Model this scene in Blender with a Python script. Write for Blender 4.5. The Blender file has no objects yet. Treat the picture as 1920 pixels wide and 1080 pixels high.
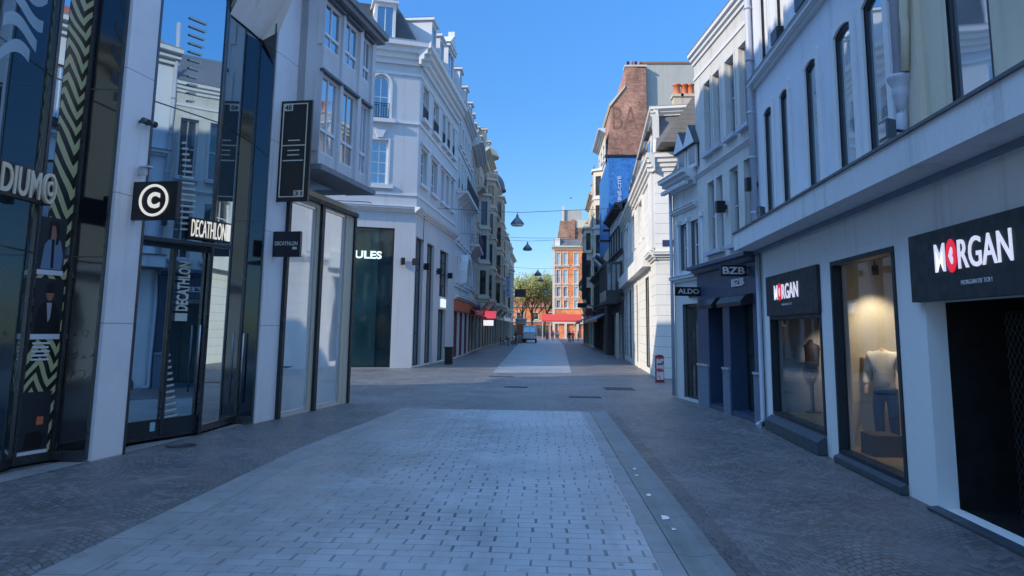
import bpy, bmesh, math, random
from mathutils import Vector, Matrix
random.seed(7)
R = math.radians
sc = bpy.context.scene
COL = sc.collection

# ---------------------------------------------------------------- camera, sky, sun
F, CX, CY, CAMH = 1400., 960., 409., 1.9          # focal length and optical centre in photo pixels, eye height
PITCH, YAW, ROLL = math.atan(208 / 1400.), R(2.4), 0.013
fw = Vector((-math.sin(YAW) * math.cos(PITCH), math.cos(YAW) * math.cos(PITCH), math.sin(PITCH)))
rt0 = Vector((math.cos(YAW), math.sin(YAW), 0))
up0 = rt0.cross(fw)
rt = rt0 * math.cos(ROLL) + up0 * math.sin(ROLL)
up = -rt0 * math.sin(ROLL) + up0 * math.cos(ROLL)
cam_d = bpy.data.cameras.new('camera'); cam = bpy.data.objects.new('camera', cam_d); COL.objects.link(cam)
cam.matrix_world = Matrix(((rt.x, up.x, -fw.x, 0), (rt.y, up.y, -fw.y, 0), (rt.z, up.z, -fw.z, CAMH), (0, 0, 0, 1)))
cam_d.sensor_width = 36; cam_d.lens = F / 1920 * 36; cam_d.shift_y = -(540 - CY) / 1920
cam_d.clip_end = 2000; cam_d.clip_start = .05
sc.camera = cam

SUN_AZ = math.atan2(-.5, -.86)     # horizontal direction towards the sun (behind the viewer, to the left)
SUN_EL = R(27)
w = bpy.data.worlds.new('World'); sc.world = w; w.use_nodes = True
nt = w.node_tree; bg = nt.nodes['Background']
sky = nt.nodes.new('ShaderNodeTexSky'); sky.sky_type = 'NISHITA'; sky.sun_disc = False
sky.sun_elevation = SUN_EL; sky.sun_rotation = math.pi / 2 - SUN_AZ
sky.air_density = 1.0; sky.dust_density = .1; sky.ozone_density = 2.5; sky.altitude = 0
hs = nt.nodes.new('ShaderNodeHueSaturation'); hs.inputs['Saturation'].default_value = 1.15
nt.links.new(sky.outputs[0], hs.inputs['Color'])
# sky dimmed near the horizon and strongly boosted overhead as added street fill
tc = nt.nodes.new('ShaderNodeTexCoord'); sx = nt.nodes.new('ShaderNodeSeparateXYZ'); nt.links.new(tc.outputs['Generated'], sx.inputs[0])
rp_ = nt.nodes.new('ShaderNodeValToRGB'); nt.links.new(sx.outputs[2], rp_.inputs[0])
el = rp_.color_ramp.elements; el[0].position = 0; el[0].color = (.35, .40, .50, 1); el[1].position = .92; el[1].color = (5.4, 4.1, 3.25, 1)
for p_, c_ in ((.30, (.37, .56, .72, 1)), (.56, (.50, .80, 1.05, 1))):
    e_ = el.new(p_); e_.color = c_
mu = nt.nodes.new('ShaderNodeVectorMath'); mu.operation = 'MULTIPLY'; nt.links.new(hs.outputs[0], mu.inputs[0]); nt.links.new(rp_.outputs[0], mu.inputs[1])
nt.links.new(mu.outputs[0], bg.inputs[0])
bg.inputs[1].default_value = .15
sd = bpy.data.lights.new('sun', 'SUN'); sd.energy = 2.3; sd.angle = R(.5); sd.color = (1, .86, .68)
so = bpy.data.objects.new('sun', sd); COL.objects.link(so)
tosun = Vector((math.cos(SUN_AZ) * math.cos(SUN_EL), math.sin(SUN_AZ) * math.cos(SUN_EL), math.sin(SUN_EL)))
so.rotation_euler = tosun.to_track_quat('Z', 'Y').to_euler(); so.location = (0, 0, 60)
sc.view_settings.view_transform = 'Standard'; sc.view_settings.look = 'None'
sc.view_settings.exposure = 1.1; sc.view_settings.gamma = 1
sc.render.resolution_x = 1920; sc.render.resolution_y = 1080
sc.cycles.max_bounces = 8; sc.cycles.transparent_max_bounces = 12

# ---------------------------------------------------------------- geometry helpers
def ray(px, py):
    return rt * ((px - CX) / F) - up * ((py - CY) / F) + fw
def gnd(px, py, z=0):
    d = ray(px, py); t = (z - CAMH) / d.z; return (d.x * t, d.y * t)
def atY(px, py, Y):
    d = ray(px, py); t = Y / d.y; return (d.x * t, CAMH + d.z * t)

class Fac:
    """A vertical wall line seen from the street: u runs to the right along it, v out of it, z up."""
    def __init__(s, p0, p1):
        s.p = Vector((p0[0], p0[1])); q = Vector((p1[0], p1[1])); s.L = (q - s.p).length
        s.d = (q - s.p) / s.L; s.n = Vector((s.d.y, -s.d.x))
    def P(s, u, v, z):
        return (s.p.x + s.d.x * u + s.n.x * v, s.p.y + s.d.y * u + s.n.y * v, z)
    def at(s, px, py, v=0):
        d = ray(px, py); dn = d.x * s.n.x + d.y * s.n.y
        o = s.p + s.n * v
        t = (o.x * s.n.x + o.y * s.n.y) / dn
        x, y = d.x * t, d.y * t
        return ((Vector((x, y)) - s.p).dot(s.d), CAMH + d.z * t)
    def sub(s, u0, v0, u1, v1):
        a = s.P(u0, v0, 0); b = s.P(u1, v1, 0); return Fac(a, b)

WF = Fac((0, 0), (1, 0))    # world frame: u = x, v = -y

class MB:
    def __init__(s): s.v = []; s.f = []; s.m = []; s.sm = []
    def poly(s, pts, m=0, smooth=False):
        i = len(s.v); s.v += [tuple(p) for p in pts]; s.f.append(list(range(i, i + len(pts)))); s.m.append(m); s.sm.append(smooth)
    def hexa(s, p, m=0):   # p: 8 points, bottom 4 ccw then top 4
        i = len(s.v); s.v += [tuple(q) for q in p]
        for f in ((0, 3, 2, 1), (4, 5, 6, 7), (0, 1, 5, 4), (1, 2, 6, 5), (2, 3, 7, 6), (3, 0, 4, 7)):
            s.f.append([i + k for k in f]); s.m.append(m); s.sm.append(False)
    def box(s, F_, u0, u1, v0, v1, z0, z1, m=0):
        s.hexa([F_.P(u0, v1, z0), F_.P(u1, v1, z0), F_.P(u1, v0, z0), F_.P(u0, v0, z0),
                F_.P(u0, v1, z1), F_.P(u1, v1, z1), F_.P(u1, v0, z1), F_.P(u0, v0, z1)], m)
    def prism(s, F_, prof, u0, u1, m=0):       # profile of (v,z) points extruded along u
        n = len(prof); a = [F_.P(u0, v, z) for v, z in prof]; b = [F_.P(u1, v, z) for v, z in prof]
        i = len(s.v); s.v += a + b
        for k in range(n):
            k2 = (k + 1) % n; s.f.append([i + k, i + k2, i + n + k2, i + n + k]); s.m.append(m); s.sm.append(False)
        s.f.append([i + k for k in range(n)][::-1]); s.f.append([i + n + k for k in range(n)]); s.m += [m, m]; s.sm += [False, False]
    def plan(s, pts, z0, z1, m=0):             # plan polygon of (x,y) extruded up
        n = len(pts); i = len(s.v); s.v += [(x, y, z0) for x, y in pts] + [(x, y, z1) for x, y in pts]
        for k in range(n):
            k2 = (k + 1) % n; s.f.append([i + k, i + k2, i + n + k2, i + n + k]); s.m.append(m); s.sm.append(False)
        s.f.append([i + k for k in range(n)][::-1]); s.f.append([i + n + k for k in range(n)]); s.m += [m, m]; s.sm += [False, False]
    def face(s, F_, pts, v0, v1, m=0):         # outline of (u,z) points given thickness from v0 to v1
        n = len(pts); a = [F_.P(u, v1, z) for u, z in pts]; b = [F_.P(u, v0, z) for u, z in pts]
        i = len(s.v); s.v += a + b
        for k in range(n):
            k2 = (k + 1) % n; s.f.append([i + k, i + n + k, i + n + k2, i + k2]); s.m.append(m); s.sm.append(False)
        s.f.append([i + k for k in range(n)]); s.f.append([i + n + k for k in range(n)][::-1]); s.m += [m, m]; s.sm += [False, False]
    def tube(s, pts, r, m=0, seg=8, cap=True):
        pts = [Vector(p) for p in pts]; rs = r if isinstance(r, (list, tuple)) else [r] * len(pts)
        rings = []
        prev = None
        for k, p in enumerate(pts):
            t = (pts[min(k + 1, len(pts) - 1)] - pts[max(k - 1, 0)])
            if t.length < 1e-9: t = Vector((0, 0, 1))
            t.normalize()
            a = prev if prev is not None and abs(prev.dot(t)) < .95 else (Vector((0, 0, 1)) if abs(t.z) < .9 else Vector((1, 0, 0)))
            x = (a - t * a.dot(t)).normalized(); y = t.cross(x); prev = x
            i = len(s.v)
            for j in range(seg):
                an = 2 * math.pi * j / seg
                s.v.append(tuple(p + (x * math.cos(an) + y * math.sin(an)) * rs[k]))
            rings.append(i)
        for a, b in zip(rings, rings[1:]):
            for j in range(seg):
                j2 = (j + 1) % seg; s.f.append([a + j, a + j2, b + j2, b + j]); s.m.append(m); s.sm.append(True)
        if cap:
            s.f.append([rings[0] + j for j in range(seg)][::-1]); s.f.append([rings[-1] + j for j in range(seg)]); s.m += [m, m]; s.sm += [False, False]
    def lathe(s, c, prof, seg=16, m=0, smooth=True):   # profile of (r,z) about a vertical axis at c
        rings = []
        for r_, z in prof:
            i = len(s.v)
            for j in range(seg):
                an = 2 * math.pi * j / seg; s.v.append((c[0] + r_ * math.cos(an), c[1] + r_ * math.sin(an), c[2] + z))
            rings.append(i)
        for a, b in zip(rings, rings[1:]):
            for j in range(seg):
                j2 = (j + 1) % seg; s.f.append([a + j, a + j2, b + j2, b + j]); s.m.append(m); s.sm.append(smooth)
        s.f.append([rings[0] + j for j in range(seg)][::-1]); s.f.append([rings[-1] + j for j in range(seg)]); s.m += [m, m]; s.sm += [False, False]
    def build(s, name, mats, parent=None, loc=None, bevel=0):
        if not isinstance(mats, (list, tuple)): mats = [mats]
        if parent is not None: o0 = Vector(parent['_o'])
        elif loc is not None: o0 = Vector(loc)
        else: o0 = Vector((0, 0, 0))
        me = bpy.data.meshes.new(name)
        me.from_pydata([tuple(Vector(q) - o0) for q in s.v], [], s.f)
        for m_ in mats: me.materials.append(m_)
        me.polygons.foreach_set('material_index', s.m); me.polygons.foreach_set('use_smooth', s.sm); me.update()
        o = bpy.data.objects.new(name, me); COL.objects.link(o)
        o['_o'] = tuple(o0)
        if parent is not None: o.parent = parent
        else: o.location = o0
        if bevel:
            b = o.modifiers.new('bevel', 'BEVEL'); b.width = bevel; b.segments = 2; b.limit_method = 'ANGLE'
        return o

def tag(o, label=None, cat=None, group=None, kind=None):
    for k, v in (('label', label), ('category', cat), ('group', group), ('kind', kind)):
        if v: o[k] = v
    return o
def thing(name, loc, label, cat, group=None):
    o = bpy.data.objects.new(name, None); COL.objects.link(o); o.location = loc; o['_o'] = tuple(loc); o.empty_display_size = .3
    return tag(o, label, cat, group)

# ---------------------------------------------------------------- materials
class NT:
    """tiny helper to chain shader nodes"""
    def __init__(s, name):
        s.m = bpy.data.materials.new(name); s.m.use_nodes = True; s.t = s.m.node_tree; s.t.nodes.clear()
        s.out = s.t.nodes.new('ShaderNodeOutputMaterial')
        g = s.t.nodes.new('ShaderNodeNewGeometry'); s.pos = g.outputs['Position']
    def n(s, ty, **kw):
        nd = s.t.nodes.new(ty)
        for k, v in kw.items(): setattr(nd, k, v)
        return nd
    def put(s, sock, val):
        if hasattr(val, 'links') or isinstance(val, bpy.types.NodeSocket): s.t.links.new(val, sock)
        elif val is not None:
            if isinstance(val, (tuple, list)) and len(val) == 3 and sock.type == 'RGBA': val = (*val, 1)
            sock.default_value = val
    def math(s, op, a, b=None, c=None, clamp=False):
        nd = s.n('ShaderNodeMath', operation=op); nd.use_clamp = clamp
        s.put(nd.inputs[0], a)
        if b is not None: s.put(nd.inputs[1], b)
        if c is not None: s.put(nd.inputs[2], c)
        return nd.outputs[0]
    def sep(s, v=None):
        nd = s.n('ShaderNodeSeparateXYZ'); s.put(nd.inputs[0], v or s.pos); return nd.outputs
    def comb(s, x, y, z=0.):
        nd = s.n('ShaderNodeCombineXYZ'); s.put(nd.inputs[0], x); s.put(nd.inputs[1], y); s.put(nd.inputs[2], z); return nd.outputs[0]
    def noise(s, scale, vec=None, detail=4, rough=.55, dist=0.):
        nd = s.n('ShaderNodeTexNoise'); s.put(nd.inputs['Vector'], vec or s.pos)
        nd.inputs['Scale'].default_value = scale; nd.inputs['Detail'].default_value = detail; nd.inputs['Roughness'].default_value = rough
        nd.inputs['Distortion'].default_value = dist
        return nd.outputs[0]
    def spots(s, scale, r0, r1):
        nd = s.n('ShaderNodeTexVoronoi'); s.put(nd.inputs['Vector'], s.pos); nd.inputs['Scale'].default_value = scale
        return s.ramp(nd.outputs['Distance'], r0, r1, 1, 0)
    def white(s, vec):
        nd = s.n('ShaderNodeTexWhiteNoise'); s.put(nd.inputs['Vector'], vec); return nd.outputs['Value']
    def ramp(s, f, a, b, c0=0., c1=1., smooth=False):
        nd = s.n('ShaderNodeMapRange'); 
        if smooth: nd.interpolation_type = 'SMOOTHSTEP'
        s.put(nd.inputs[0], f)
        for i, v in enumerate((a, b, c0, c1)): nd.inputs[i + 1].default_value = v
        return nd.outputs[0]
    def mix(s, f, a, b, mode='MIX'):
        nd = s.n('ShaderNodeMix', data_type='RGBA', blend_type=mode)
        s.put(nd.inputs[0], f); s.put(nd.inputs[6], a); s.put(nd.inputs[7], b); return nd.outputs[2]
    def scale(s, vec, k):
        nd = s.n('ShaderNodeMapping'); s.put(nd.inputs[0], vec); nd.inputs['Scale'].default_value = k; return nd.outputs[0]
    def bump(s, h, strength=.3, dist=.02):
        nd = s.n('ShaderNodeBump'); s.put(nd.inputs['Height'], h); nd.inputs['Strength'].default_value = strength; nd.inputs['Distance'].default_value = dist
        return nd.outputs[0]
    def bsdf(s, col, rough=.6, metal=0., normal=None, spec=.5, emit=None, estr=0., **kw):
        b = s.n('ShaderNodeBsdfPrincipled')
        s.put(b.inputs['Base Color'], col); s.put(b.inputs['Roughness'], rough); s.put(b.inputs['Metallic'], metal)
        b.inputs['Specular IOR Level'].default_value = spec
        if normal is not None: s.put(b.inputs['Normal'], normal)
        if emit is not None: s.put(b.inputs['Emission Color'], emit); b.inputs['Emission Strength'].default_value = estr
        return b.outputs[0]
    def done(s, sh): s.t.links.new(sh, s.out.inputs[0]); return s.m

def wallm(name, col, var=.12, sc_=.5, streak=.25, rough=.75, bump=.15, grime=.35, dirt=(.10, .095, .08), fine=18, courses=None, jcol=.6):
    n = NT(name); z = n.sep()
    big = n.noise(sc_, detail=5, rough=.6)
    st = n.noise(1.0, n.scale(n.pos, (3.2, 3.2, .22)), detail=5, rough=.65)
    fn = n.noise(fine, detail=3)
    k = n.ramp(big, .3, .7, 1 - var, 1 + var)
    c = n.mix(1., col, n.comb(k, k, k), 'MULTIPLY')
    s_ = n.ramp(st, .52, .78, 0, streak, True)
    c = n.mix(s_, c, dirt)
    g2 = n.math('MULTIPLY', n.ramp(big, .48, .75, 0, 1, True), n.ramp(fn, .35, .65, .4, 1))
    c = n.mix(n.math('MULTIPLY', g2, grime * .5), c, dirt)
    h = fn
    if courses:                                   # horizontal joints cut in the stone
        fr = n.math('FRACT', n.math('DIVIDE', z[2], courses))
        j = n.math('LESS_THAN', fr, .016 / courses)
        c = n.mix(n.math('MULTIPLY', j, jcol), c, (.05, .05, .05))
        h = n.math('SUBTRACT', fn, n.math('MULTIPLY', j, 2.))
    return n.done(n.bsdf(c, rough, normal=n.bump(h, bump, .015)))
def paint(name, col, rough=.45, metal=0., var=.06, spec=.5, bump=.05):
    n = NT(name); f = n.noise(3.5, detail=5); k = n.ramp(f, .3, .7, 1 - var, 1 + var)
    c = n.mix(1., col, n.comb(k, k, k), 'MULTIPLY')
    r = n.ramp(n.noise(9, detail=4), .3, .7, rough * .8, min(1, rough * 1.25))
    return n.done(n.bsdf(c, r, metal, normal=n.bump(n.noise(30), bump, .005), spec=spec))
def emis(name, col, st, base=None):
    n = NT(name); return n.done(n.bsdf(base or col, .4, emit=col, estr=st))
def glassm(name, base, refl=.35, tint=(.85, .93, 1.), rough=.03, wob=.06, wsc=.7, var=.3):
    """window glass: a dark room or curtain behind and a reflection that grows towards grazing"""
    n = NT(name)
    nm = n.bump(n.noise(wsc, detail=1), wob, .1)
    f = n.noise(.9, detail=3); k = n.ramp(f, .3, .7, 1 - var, 1 + var)
    d = n.bsdf(n.mix(1., base, n.comb(k, k, k), 'MULTIPLY'), .5, spec=0.)
    g = n.n('ShaderNodeBsdfGlossy'); n.put(g.inputs['Color'], tint); n.put(g.inputs['Roughness'], rough); n.put(g.inputs['Normal'], nm)
    lw = n.n('ShaderNodeFresnel'); lw.inputs[0].default_value = 1.5
    fac = n.math('ADD', n.math('MULTIPLY', lw.outputs[0], 1 - refl), refl, clamp=True)
    mx = n.n('ShaderNodeMixShader'); n.put(mx.inputs[0], fac); n.put(mx.inputs[1], d); n.put(mx.inputs[2], g.outputs[0])
    return n.done(mx.outputs[0])
def clearm(name, refl=.05, tint=(.85, .92, .95)):
    n = NT(name); t = n.n('ShaderNodeBsdfTransparent'); n.put(t.inputs[0], tint)
    g = n.n('ShaderNodeBsdfGlossy'); n.put(g.inputs['Roughness'], .02)
    n.put(g.inputs['Normal'], n.bump(n.noise(.8, detail=1), .05, .1))
    lw = n.n('ShaderNodeLayerWeight'); lw.inputs[0].default_value = .5
    fac = n.math('ADD', n.math('MULTIPLY', n.math('POWER', lw.outputs[1], 4.), .55), refl, clamp=True)
    mx = n.n('ShaderNodeMixShader'); n.put(mx.inputs[0], fac); n.put(mx.inputs[1], t.outputs[0]); n.put(mx.inputs[2], g.outputs[0])
    return n.done(mx.outputs[0])

M = {}
M['white_blue'] = wallm('painted_plaster_pale_blue', (.60, .64, .70), streak=.28, grime=.5)
M['white_plain'] = wallm('white_plaster', (.76, .77, .77), streak=.22, var=.07)
M['white_julien'] = wallm('white_render', (.50, .53, .56), streak=.22, var=.07, grime=.25)
M['white_two'] = wallm('pale_plaster', (.55, .545, .52), streak=.4, grime=.7)
M['cream'] = wallm('cream_limestone', (.55, .51, .40), streak=.45, grime=.7, dirt=(.16, .14, .10))
M['ledge'] = wallm('ledge_concrete', (.62, .65, .68), streak=.4, grime=.6)
M['trim'] = wallm('white_trim', (.62, .64, .66), streak=.12, var=.05)
M['stone_white'] = wallm('banded_white_stone', (.68, .67, .62), streak=.25, courses=.42)
M['stone_trim'] = wallm('white_stone_moulding', (.68, .67, .63), streak=.25)
M['sand'] = wallm('sandstone', (.54, .46, .34), streak=.4, grime=.8)
M['sand2'] = wallm('pale_sandstone', (.64, .57, .45), streak=.35, grime=.7)
M['grey_render'] = wallm('grey_render', (.42, .42, .38), streak=.35, var=.1)
M['concrete'] = wallm('grey_concrete_panel', (.60, .61, .63), streak=.35, grime=.7)
M['pillar'] = wallm('pale_pillar_panel', (.70, .73, .77), streak=.3, grime=.5, courses=1.9, jcol=.5)
M['timber'] = wallm('dark_timber', (.07, .065, .065), streak=.2, var=.3)
M['navy'] = paint('navy_shopfront_paint', (.035, .06, .115), .35)
M['navy_trim'] = paint('navy_trim_paint', (.05, .075, .13), .4)
M['plinth_grey'] = paint('grey_plinth_paint', (.13, .17, .24), .5)
M['black'] = paint('black_metal', (.012, .013, .016), .35)
M['dark'] = paint('charcoal_panel', (.022, .03, .038), .5, spec=.3)
M['steel'] = paint('brushed_steel', (.35, .36, .38), .3, 1.)
M['steel_dark'] = paint('dark_steel', (.10, .11, .12), .3, .9)
M['alu'] = paint('aluminium_frame', (.55, .57, .60), .35, .6)
M['pvc'] = paint('white_window_frame', (.68, .70, .72), .45)
M['pipe'] = paint('grey_painted_pipe', (.40, .43, .50), .45)
M['zinc'] = paint('zinc_flashing', (.10, .11, .13), .45, .4)
M['slate'] = wallm('slate_roof', (.055, .06, .07), streak=.2, var=.3, fine=9, bump=.4, courses=.22, jcol=.5)
M['slate_grey'] = wallm('grey_slate_roof', (.13, .13, .14), streak=.2, var=.25, fine=9, courses=.2, jcol=.4)
M['tile_brown'] = wallm('brown_roof_tiles', (.20, .18, .15), streak=.2, var=.3, courses=.2)
M['tile_red'] = wallm('red_roof_tiles', (.42, .10, .05), streak=.2, var=.3, courses=.25)
M['terracotta'] = paint('terracotta_pot', (.55, .15, .06), .7)
M['black_room'] = paint('dark_interior', (.004, .004, .005), .6)
M['red'] = paint('red_awning_cloth', (.62, .03, .03), .7)
M['maroon'] = paint('maroon_shutter', (.12, .015, .02), .5)
M['orange'] = paint('orange_shop_panel', (.55, .10, .04), .5)
M['whitep'] = paint('white_paint', (.78, .78, .78), .4)
M['glass'] = glassm('window_glass', (.05, .06, .07), .42)
M['glass_pale'] = glassm('pale_lined_window_glass', (.22, .26, .28), .5, wob=.1)  # pale base painted in for the bright facades reflected from across the street
M['glass_curtain'] = glassm('curtained_window_glass', (.26, .29, .32), .35)
M['glass_far'] = glassm('dark_window_glass', (.04, .042, .042), .08)
M['mirror'] = glassm('mirror_facade_glass', (.022, .034, .042), .55, (.66, .84, .94), .015, .05, .55)
M['mirror_dark'] = glassm('smoked_facade_glass', (.010, .011, .014), .15, (.5, .58, .66), .06, .06, 1.2)
M['mirror_pale'] = glassm('frosted_display_glass', (.46, .56, .62), .30, (.85, .93, 1), .04, .05, .9, .15)
M['green_glass'] = glassm('dark_green_shop_glass', (.012, .040, .048), .03, (.7, .9, .9), .05)
M['clear'] = clearm('clear_shop_glass', .05)

def brickm(name, c1, c2, mortar=(.35, .32, .28), s=.22):
    n = NT(name); o = n.sep(); 
    v = n.comb(n.math('ADD', o[0], o[1]), o[2])
    b = n.n('ShaderNodeTexBrick'); n.put(b.inputs['Vector'], v)
    b.inputs['Color1'].default_value = (*c1, 1); b.inputs['Color2'].default_value = (*c2, 1); b.inputs['Mortar'].default_value = (*mortar, 1)
    b.inputs['Scale'].default_value = 1; b.inputs['Brick Width'].default_value = s; b.inputs['Row Height'].default_value = s * .36; b.inputs['Mortar Size'].default_value = .006
    k = n.math('MULTIPLY', n.ramp(n.noise(.35, detail=8, rough=.72), .35, .65, .5, 1.5), n.ramp(n.noise(2.6, n.scale(n.pos, (1, 1, 2.5)), detail=5, rough=.7), .35, .65, .7, 1.3))
    c = n.mix(1., b.outputs[0], n.comb(k, k, k), 'MULTIPLY')
    return n.done(n.bsdf(c, .85, normal=n.bump(b.outputs['Fac'], -.3, .01)))
M['brick'] = brickm('weathered_brick', (.40, .17, .10), (.27, .12, .08))
M['brick_orange'] = brickm('orange_brick', (.72, .22, .06), (.62, .16, .04), (.5, .3, .2))
M['brick_brown'] = brickm('brown_brick', (.34, .17, .10), (.28, .15, .10))
M['brick_red'] = brickm('red_brick', (.36, .09, .06), (.30, .08, .05))

# ---------------------------------------------------------------- building helpers
def wall(mb, F_, u0, u1, z0, z1, holes=(), rev=.2, m=0, mr=None, v=0.):
    """front sheet with real openings; holes = (u0,u1,z0,z1[,arch])"""
    mr = m if mr is None else mr
    us = sorted({u0, u1, *[min(max(h[k], u0), u1) for h in holes for k in (0, 1)]})
    zs = sorted({z0, z1, *[min(max(h[k], z0), z1) for h in holes for k in (2, 3)]})
    for a, b in zip(us, us[1:]):
        run = None
        for c, d in zip(zs, zs[1:]):
            um, zm = (a + b) / 2, (c + d) / 2
            inside = any(h[0] < um < h[1] and h[2] < zm < h[3] for h in holes)
            if not inside:
                run = (run[0], d) if run else (c, d)
            if inside and run:
                mb.poly([F_.P(a, v, run[0]), F_.P(b, v, run[0]), F_.P(b, v, run[1]), F_.P(a, v, run[1])], m); run = None
        if run: mb.poly([F_.P(a, v, run[0]), F_.P(b, v, run[0]), F_.P(b, v, run[1]), F_.P(a, v, run[1])], m)
    for h in holes:
        a, b, c, d = h[:4]; ah = h[4] if len(h) > 4 else 0
        for q in (((a, c), (a, d)), ((b, d), (b, c)), ((a, d), (b, d)), ((b, c), (a, c))):
            (ua, za), (ub, zb) = q
            mb.poly([F_.P(ua, v, za), F_.P(ua, v - rev, za), F_.P(ub, v - rev, zb), F_.P(ub, v, zb)], mr)
        if ah:
            N = 10; mid = (a + b) / 2; arc = [(mid - math.cos(math.pi * i / N) * (b - a) / 2, d - ah + math.sin(math.pi * i / N) ** (2 if ah < .3 else 1) * ah) for i in range(N + 1)]
            for k in range(N):
                p, q = arc[k], arc[k + 1]
                mb.poly([F_.P(p[0], v, p[1]), F_.P(q[0], v, q[1]), F_.P(q[0], v, d), F_.P(p[0], v, d)], m)
                mb.poly([F_.P(p[0], v - rev, p[1]), F_.P(q[0], v - rev, q[1]), F_.P(q[0], v, q[1]), F_.P(p[0], v, p[1])], mr)

def window(root, F_, u0, u1, z0, z1, v=-.16, fw_=.06, nv=1, nh=0, arch=0, fm='pvc', gm='glass', sill=None, rail=False, name='window', th=.05):
    a = MB()
    a.box(F_, u0, u0 + fw_, v - th, v, z0, z1); a.box(F_, u1 - fw_, u1, v - th, v, z0, z1)
    a.box(F_, u0 + fw_, u1 - fw_, v - th, v, z0, z0 + fw_)
    if arch:
        N = 10; mid = (u0 + u1) / 2; hw = (u1 - u0) / 2
        for k in range(N):
            t0, t1 = math.pi * k / N, math.pi * (k + 1) / N
            q = []
            for t in (t0, t1):
                e2 = 2 if arch < .3 else 1; q.append((mid - math.cos(t) * hw, z1 - arch + math.sin(t) ** e2 * arch)); q.append((mid - math.cos(t) * (hw - fw_), z1 - arch - (fw_ if e2 == 2 else 0) + math.sin(t) ** e2 * (arch if e2 == 2 else max(.01, arch - fw_))))
            a.face(F_, [q[0], q[1], q[3], q[2]], v - th, v + .002)
    else: a.box(F_, u0 + fw_, u1 - fw_, v - th, v, z1 - fw_, z1)
    b = fw_ * .6
    for i in range(1, nv + 1):
        if nv and i <= nv - 0 and nv >= 1:
            uc = u0 + (u1 - u0) * i / (nv + 1); a.box(F_, uc - b / 2, uc + b / 2, v - th + .005, v - .006, z0 + fw_, z1 - fw_)
    for i in range(1, nh + 1):
        zc = z0 + (z1 - z0) * i / (nh + 1); a.box(F_, u0 + fw_, u1 - fw_, v - th + .01, v - .011, zc - b / 2, zc + b / 2)
    o = a.build(name, M[fm], root)
    g = MB(); g.box(F_, u0 + .003, u1 - .003, v - .038, v - .03, z0 + .003, z1 - .003)
    g.build('pane', M[gm], o)
    if sill:
        s_ = MB(); s_.box(F_, u0 - .08, u1 + .08, -.05, .09, z0 - .09, z0 - .002); s_.build('sill', M[sill], o)
    if rail:
        r_ = MB(); zt = z0 + min(.8, (z1 - z0) * .4)
        r_.box(F_, u0, u1, .0, .03, zt - .03, zt); r_.box(F_, u0, u1, .0, .03, z0 + .05, z0 + .08)
        nb = max(3, int((u1 - u0) / .12))
        for i in range(nb + 1):
            uu = u0 + (u1 - u0 - .02) * i / nb; r_.box(F_, uu, uu + .02, .005, .025, z0 + .081, zt - .031)
        r_.build('railing', M['black'], o)
    return o

def surround(mb, F_, u0, u1, z0, z1, wd=.1, pr=.04, m=1, arch=0, key=False):
    z1s = z1 - arch
    mb.box(F_, u0 - wd, u0 - .002, 0, pr, z0, z1s); mb.m[-6:] = [m] * 6
    mb.box(F_, u1 + .002, u1 + wd, 0, pr, z0, z1s); mb.m[-6:] = [m] * 6
    if arch:
        N = 10; mid = (u0 + u1) / 2; hw = (u1 - u0) / 2
        for k in range(N):
            t0, t1 = math.pi * k / N, math.pi * (k + 1) / N; q = []
            for t in (t0, t1):
                e2 = 2 if arch < .3 else 1; q.append((mid - math.cos(t) * (hw + .002), z1s + math.sin(t) ** e2 * (arch + .002))); q.append((mid - math.cos(t) * (hw + wd), z1s + (wd * min(1, math.sin(t) * 3) if e2 == 2 else 0) + math.sin(t) ** e2 * (arch + (0 if e2 == 2 else wd))))
            mb.face(F_, [q[0], q[2], q[3], q[1]], 0, pr, m)
    else:
        mb.box(F_, u0 - wd, u1 + wd, 0, pr + .003, z1 + .002, z1 + wd, m)
    if key:
        c = (u0 + u1) / 2; mb.face(F_, [(c - .06, z1 - .02), (c + .06, z1 - .02), (c + .1, z1 + wd + .08), (c - .1, z1 + wd + .08)], 0, pr + .04, m)

def cornice(F_, u0, u1, z, h=.4, pr=.35, steps=3, ends=.0):
    """profile of a moulded cornice, top at z+h"""
    pts = [(0, z)]
    for i in range(steps):
        v = pr * ((i + 1) / steps) ** 1.2; pts += [(v, z + h * i / steps), (v, z + h * (i + .8) / steps)]
    pts += [(pr + .03, z + h), (0, z + h + .03)]
    return pts
def add_cornice(mb, F_, u0, u1, z, h=.4, pr=.35, m=1, steps=3):
    mb.prism(F_, cornice(F_, u0, u1, z, h, pr, steps), u0, u1, m)

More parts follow.
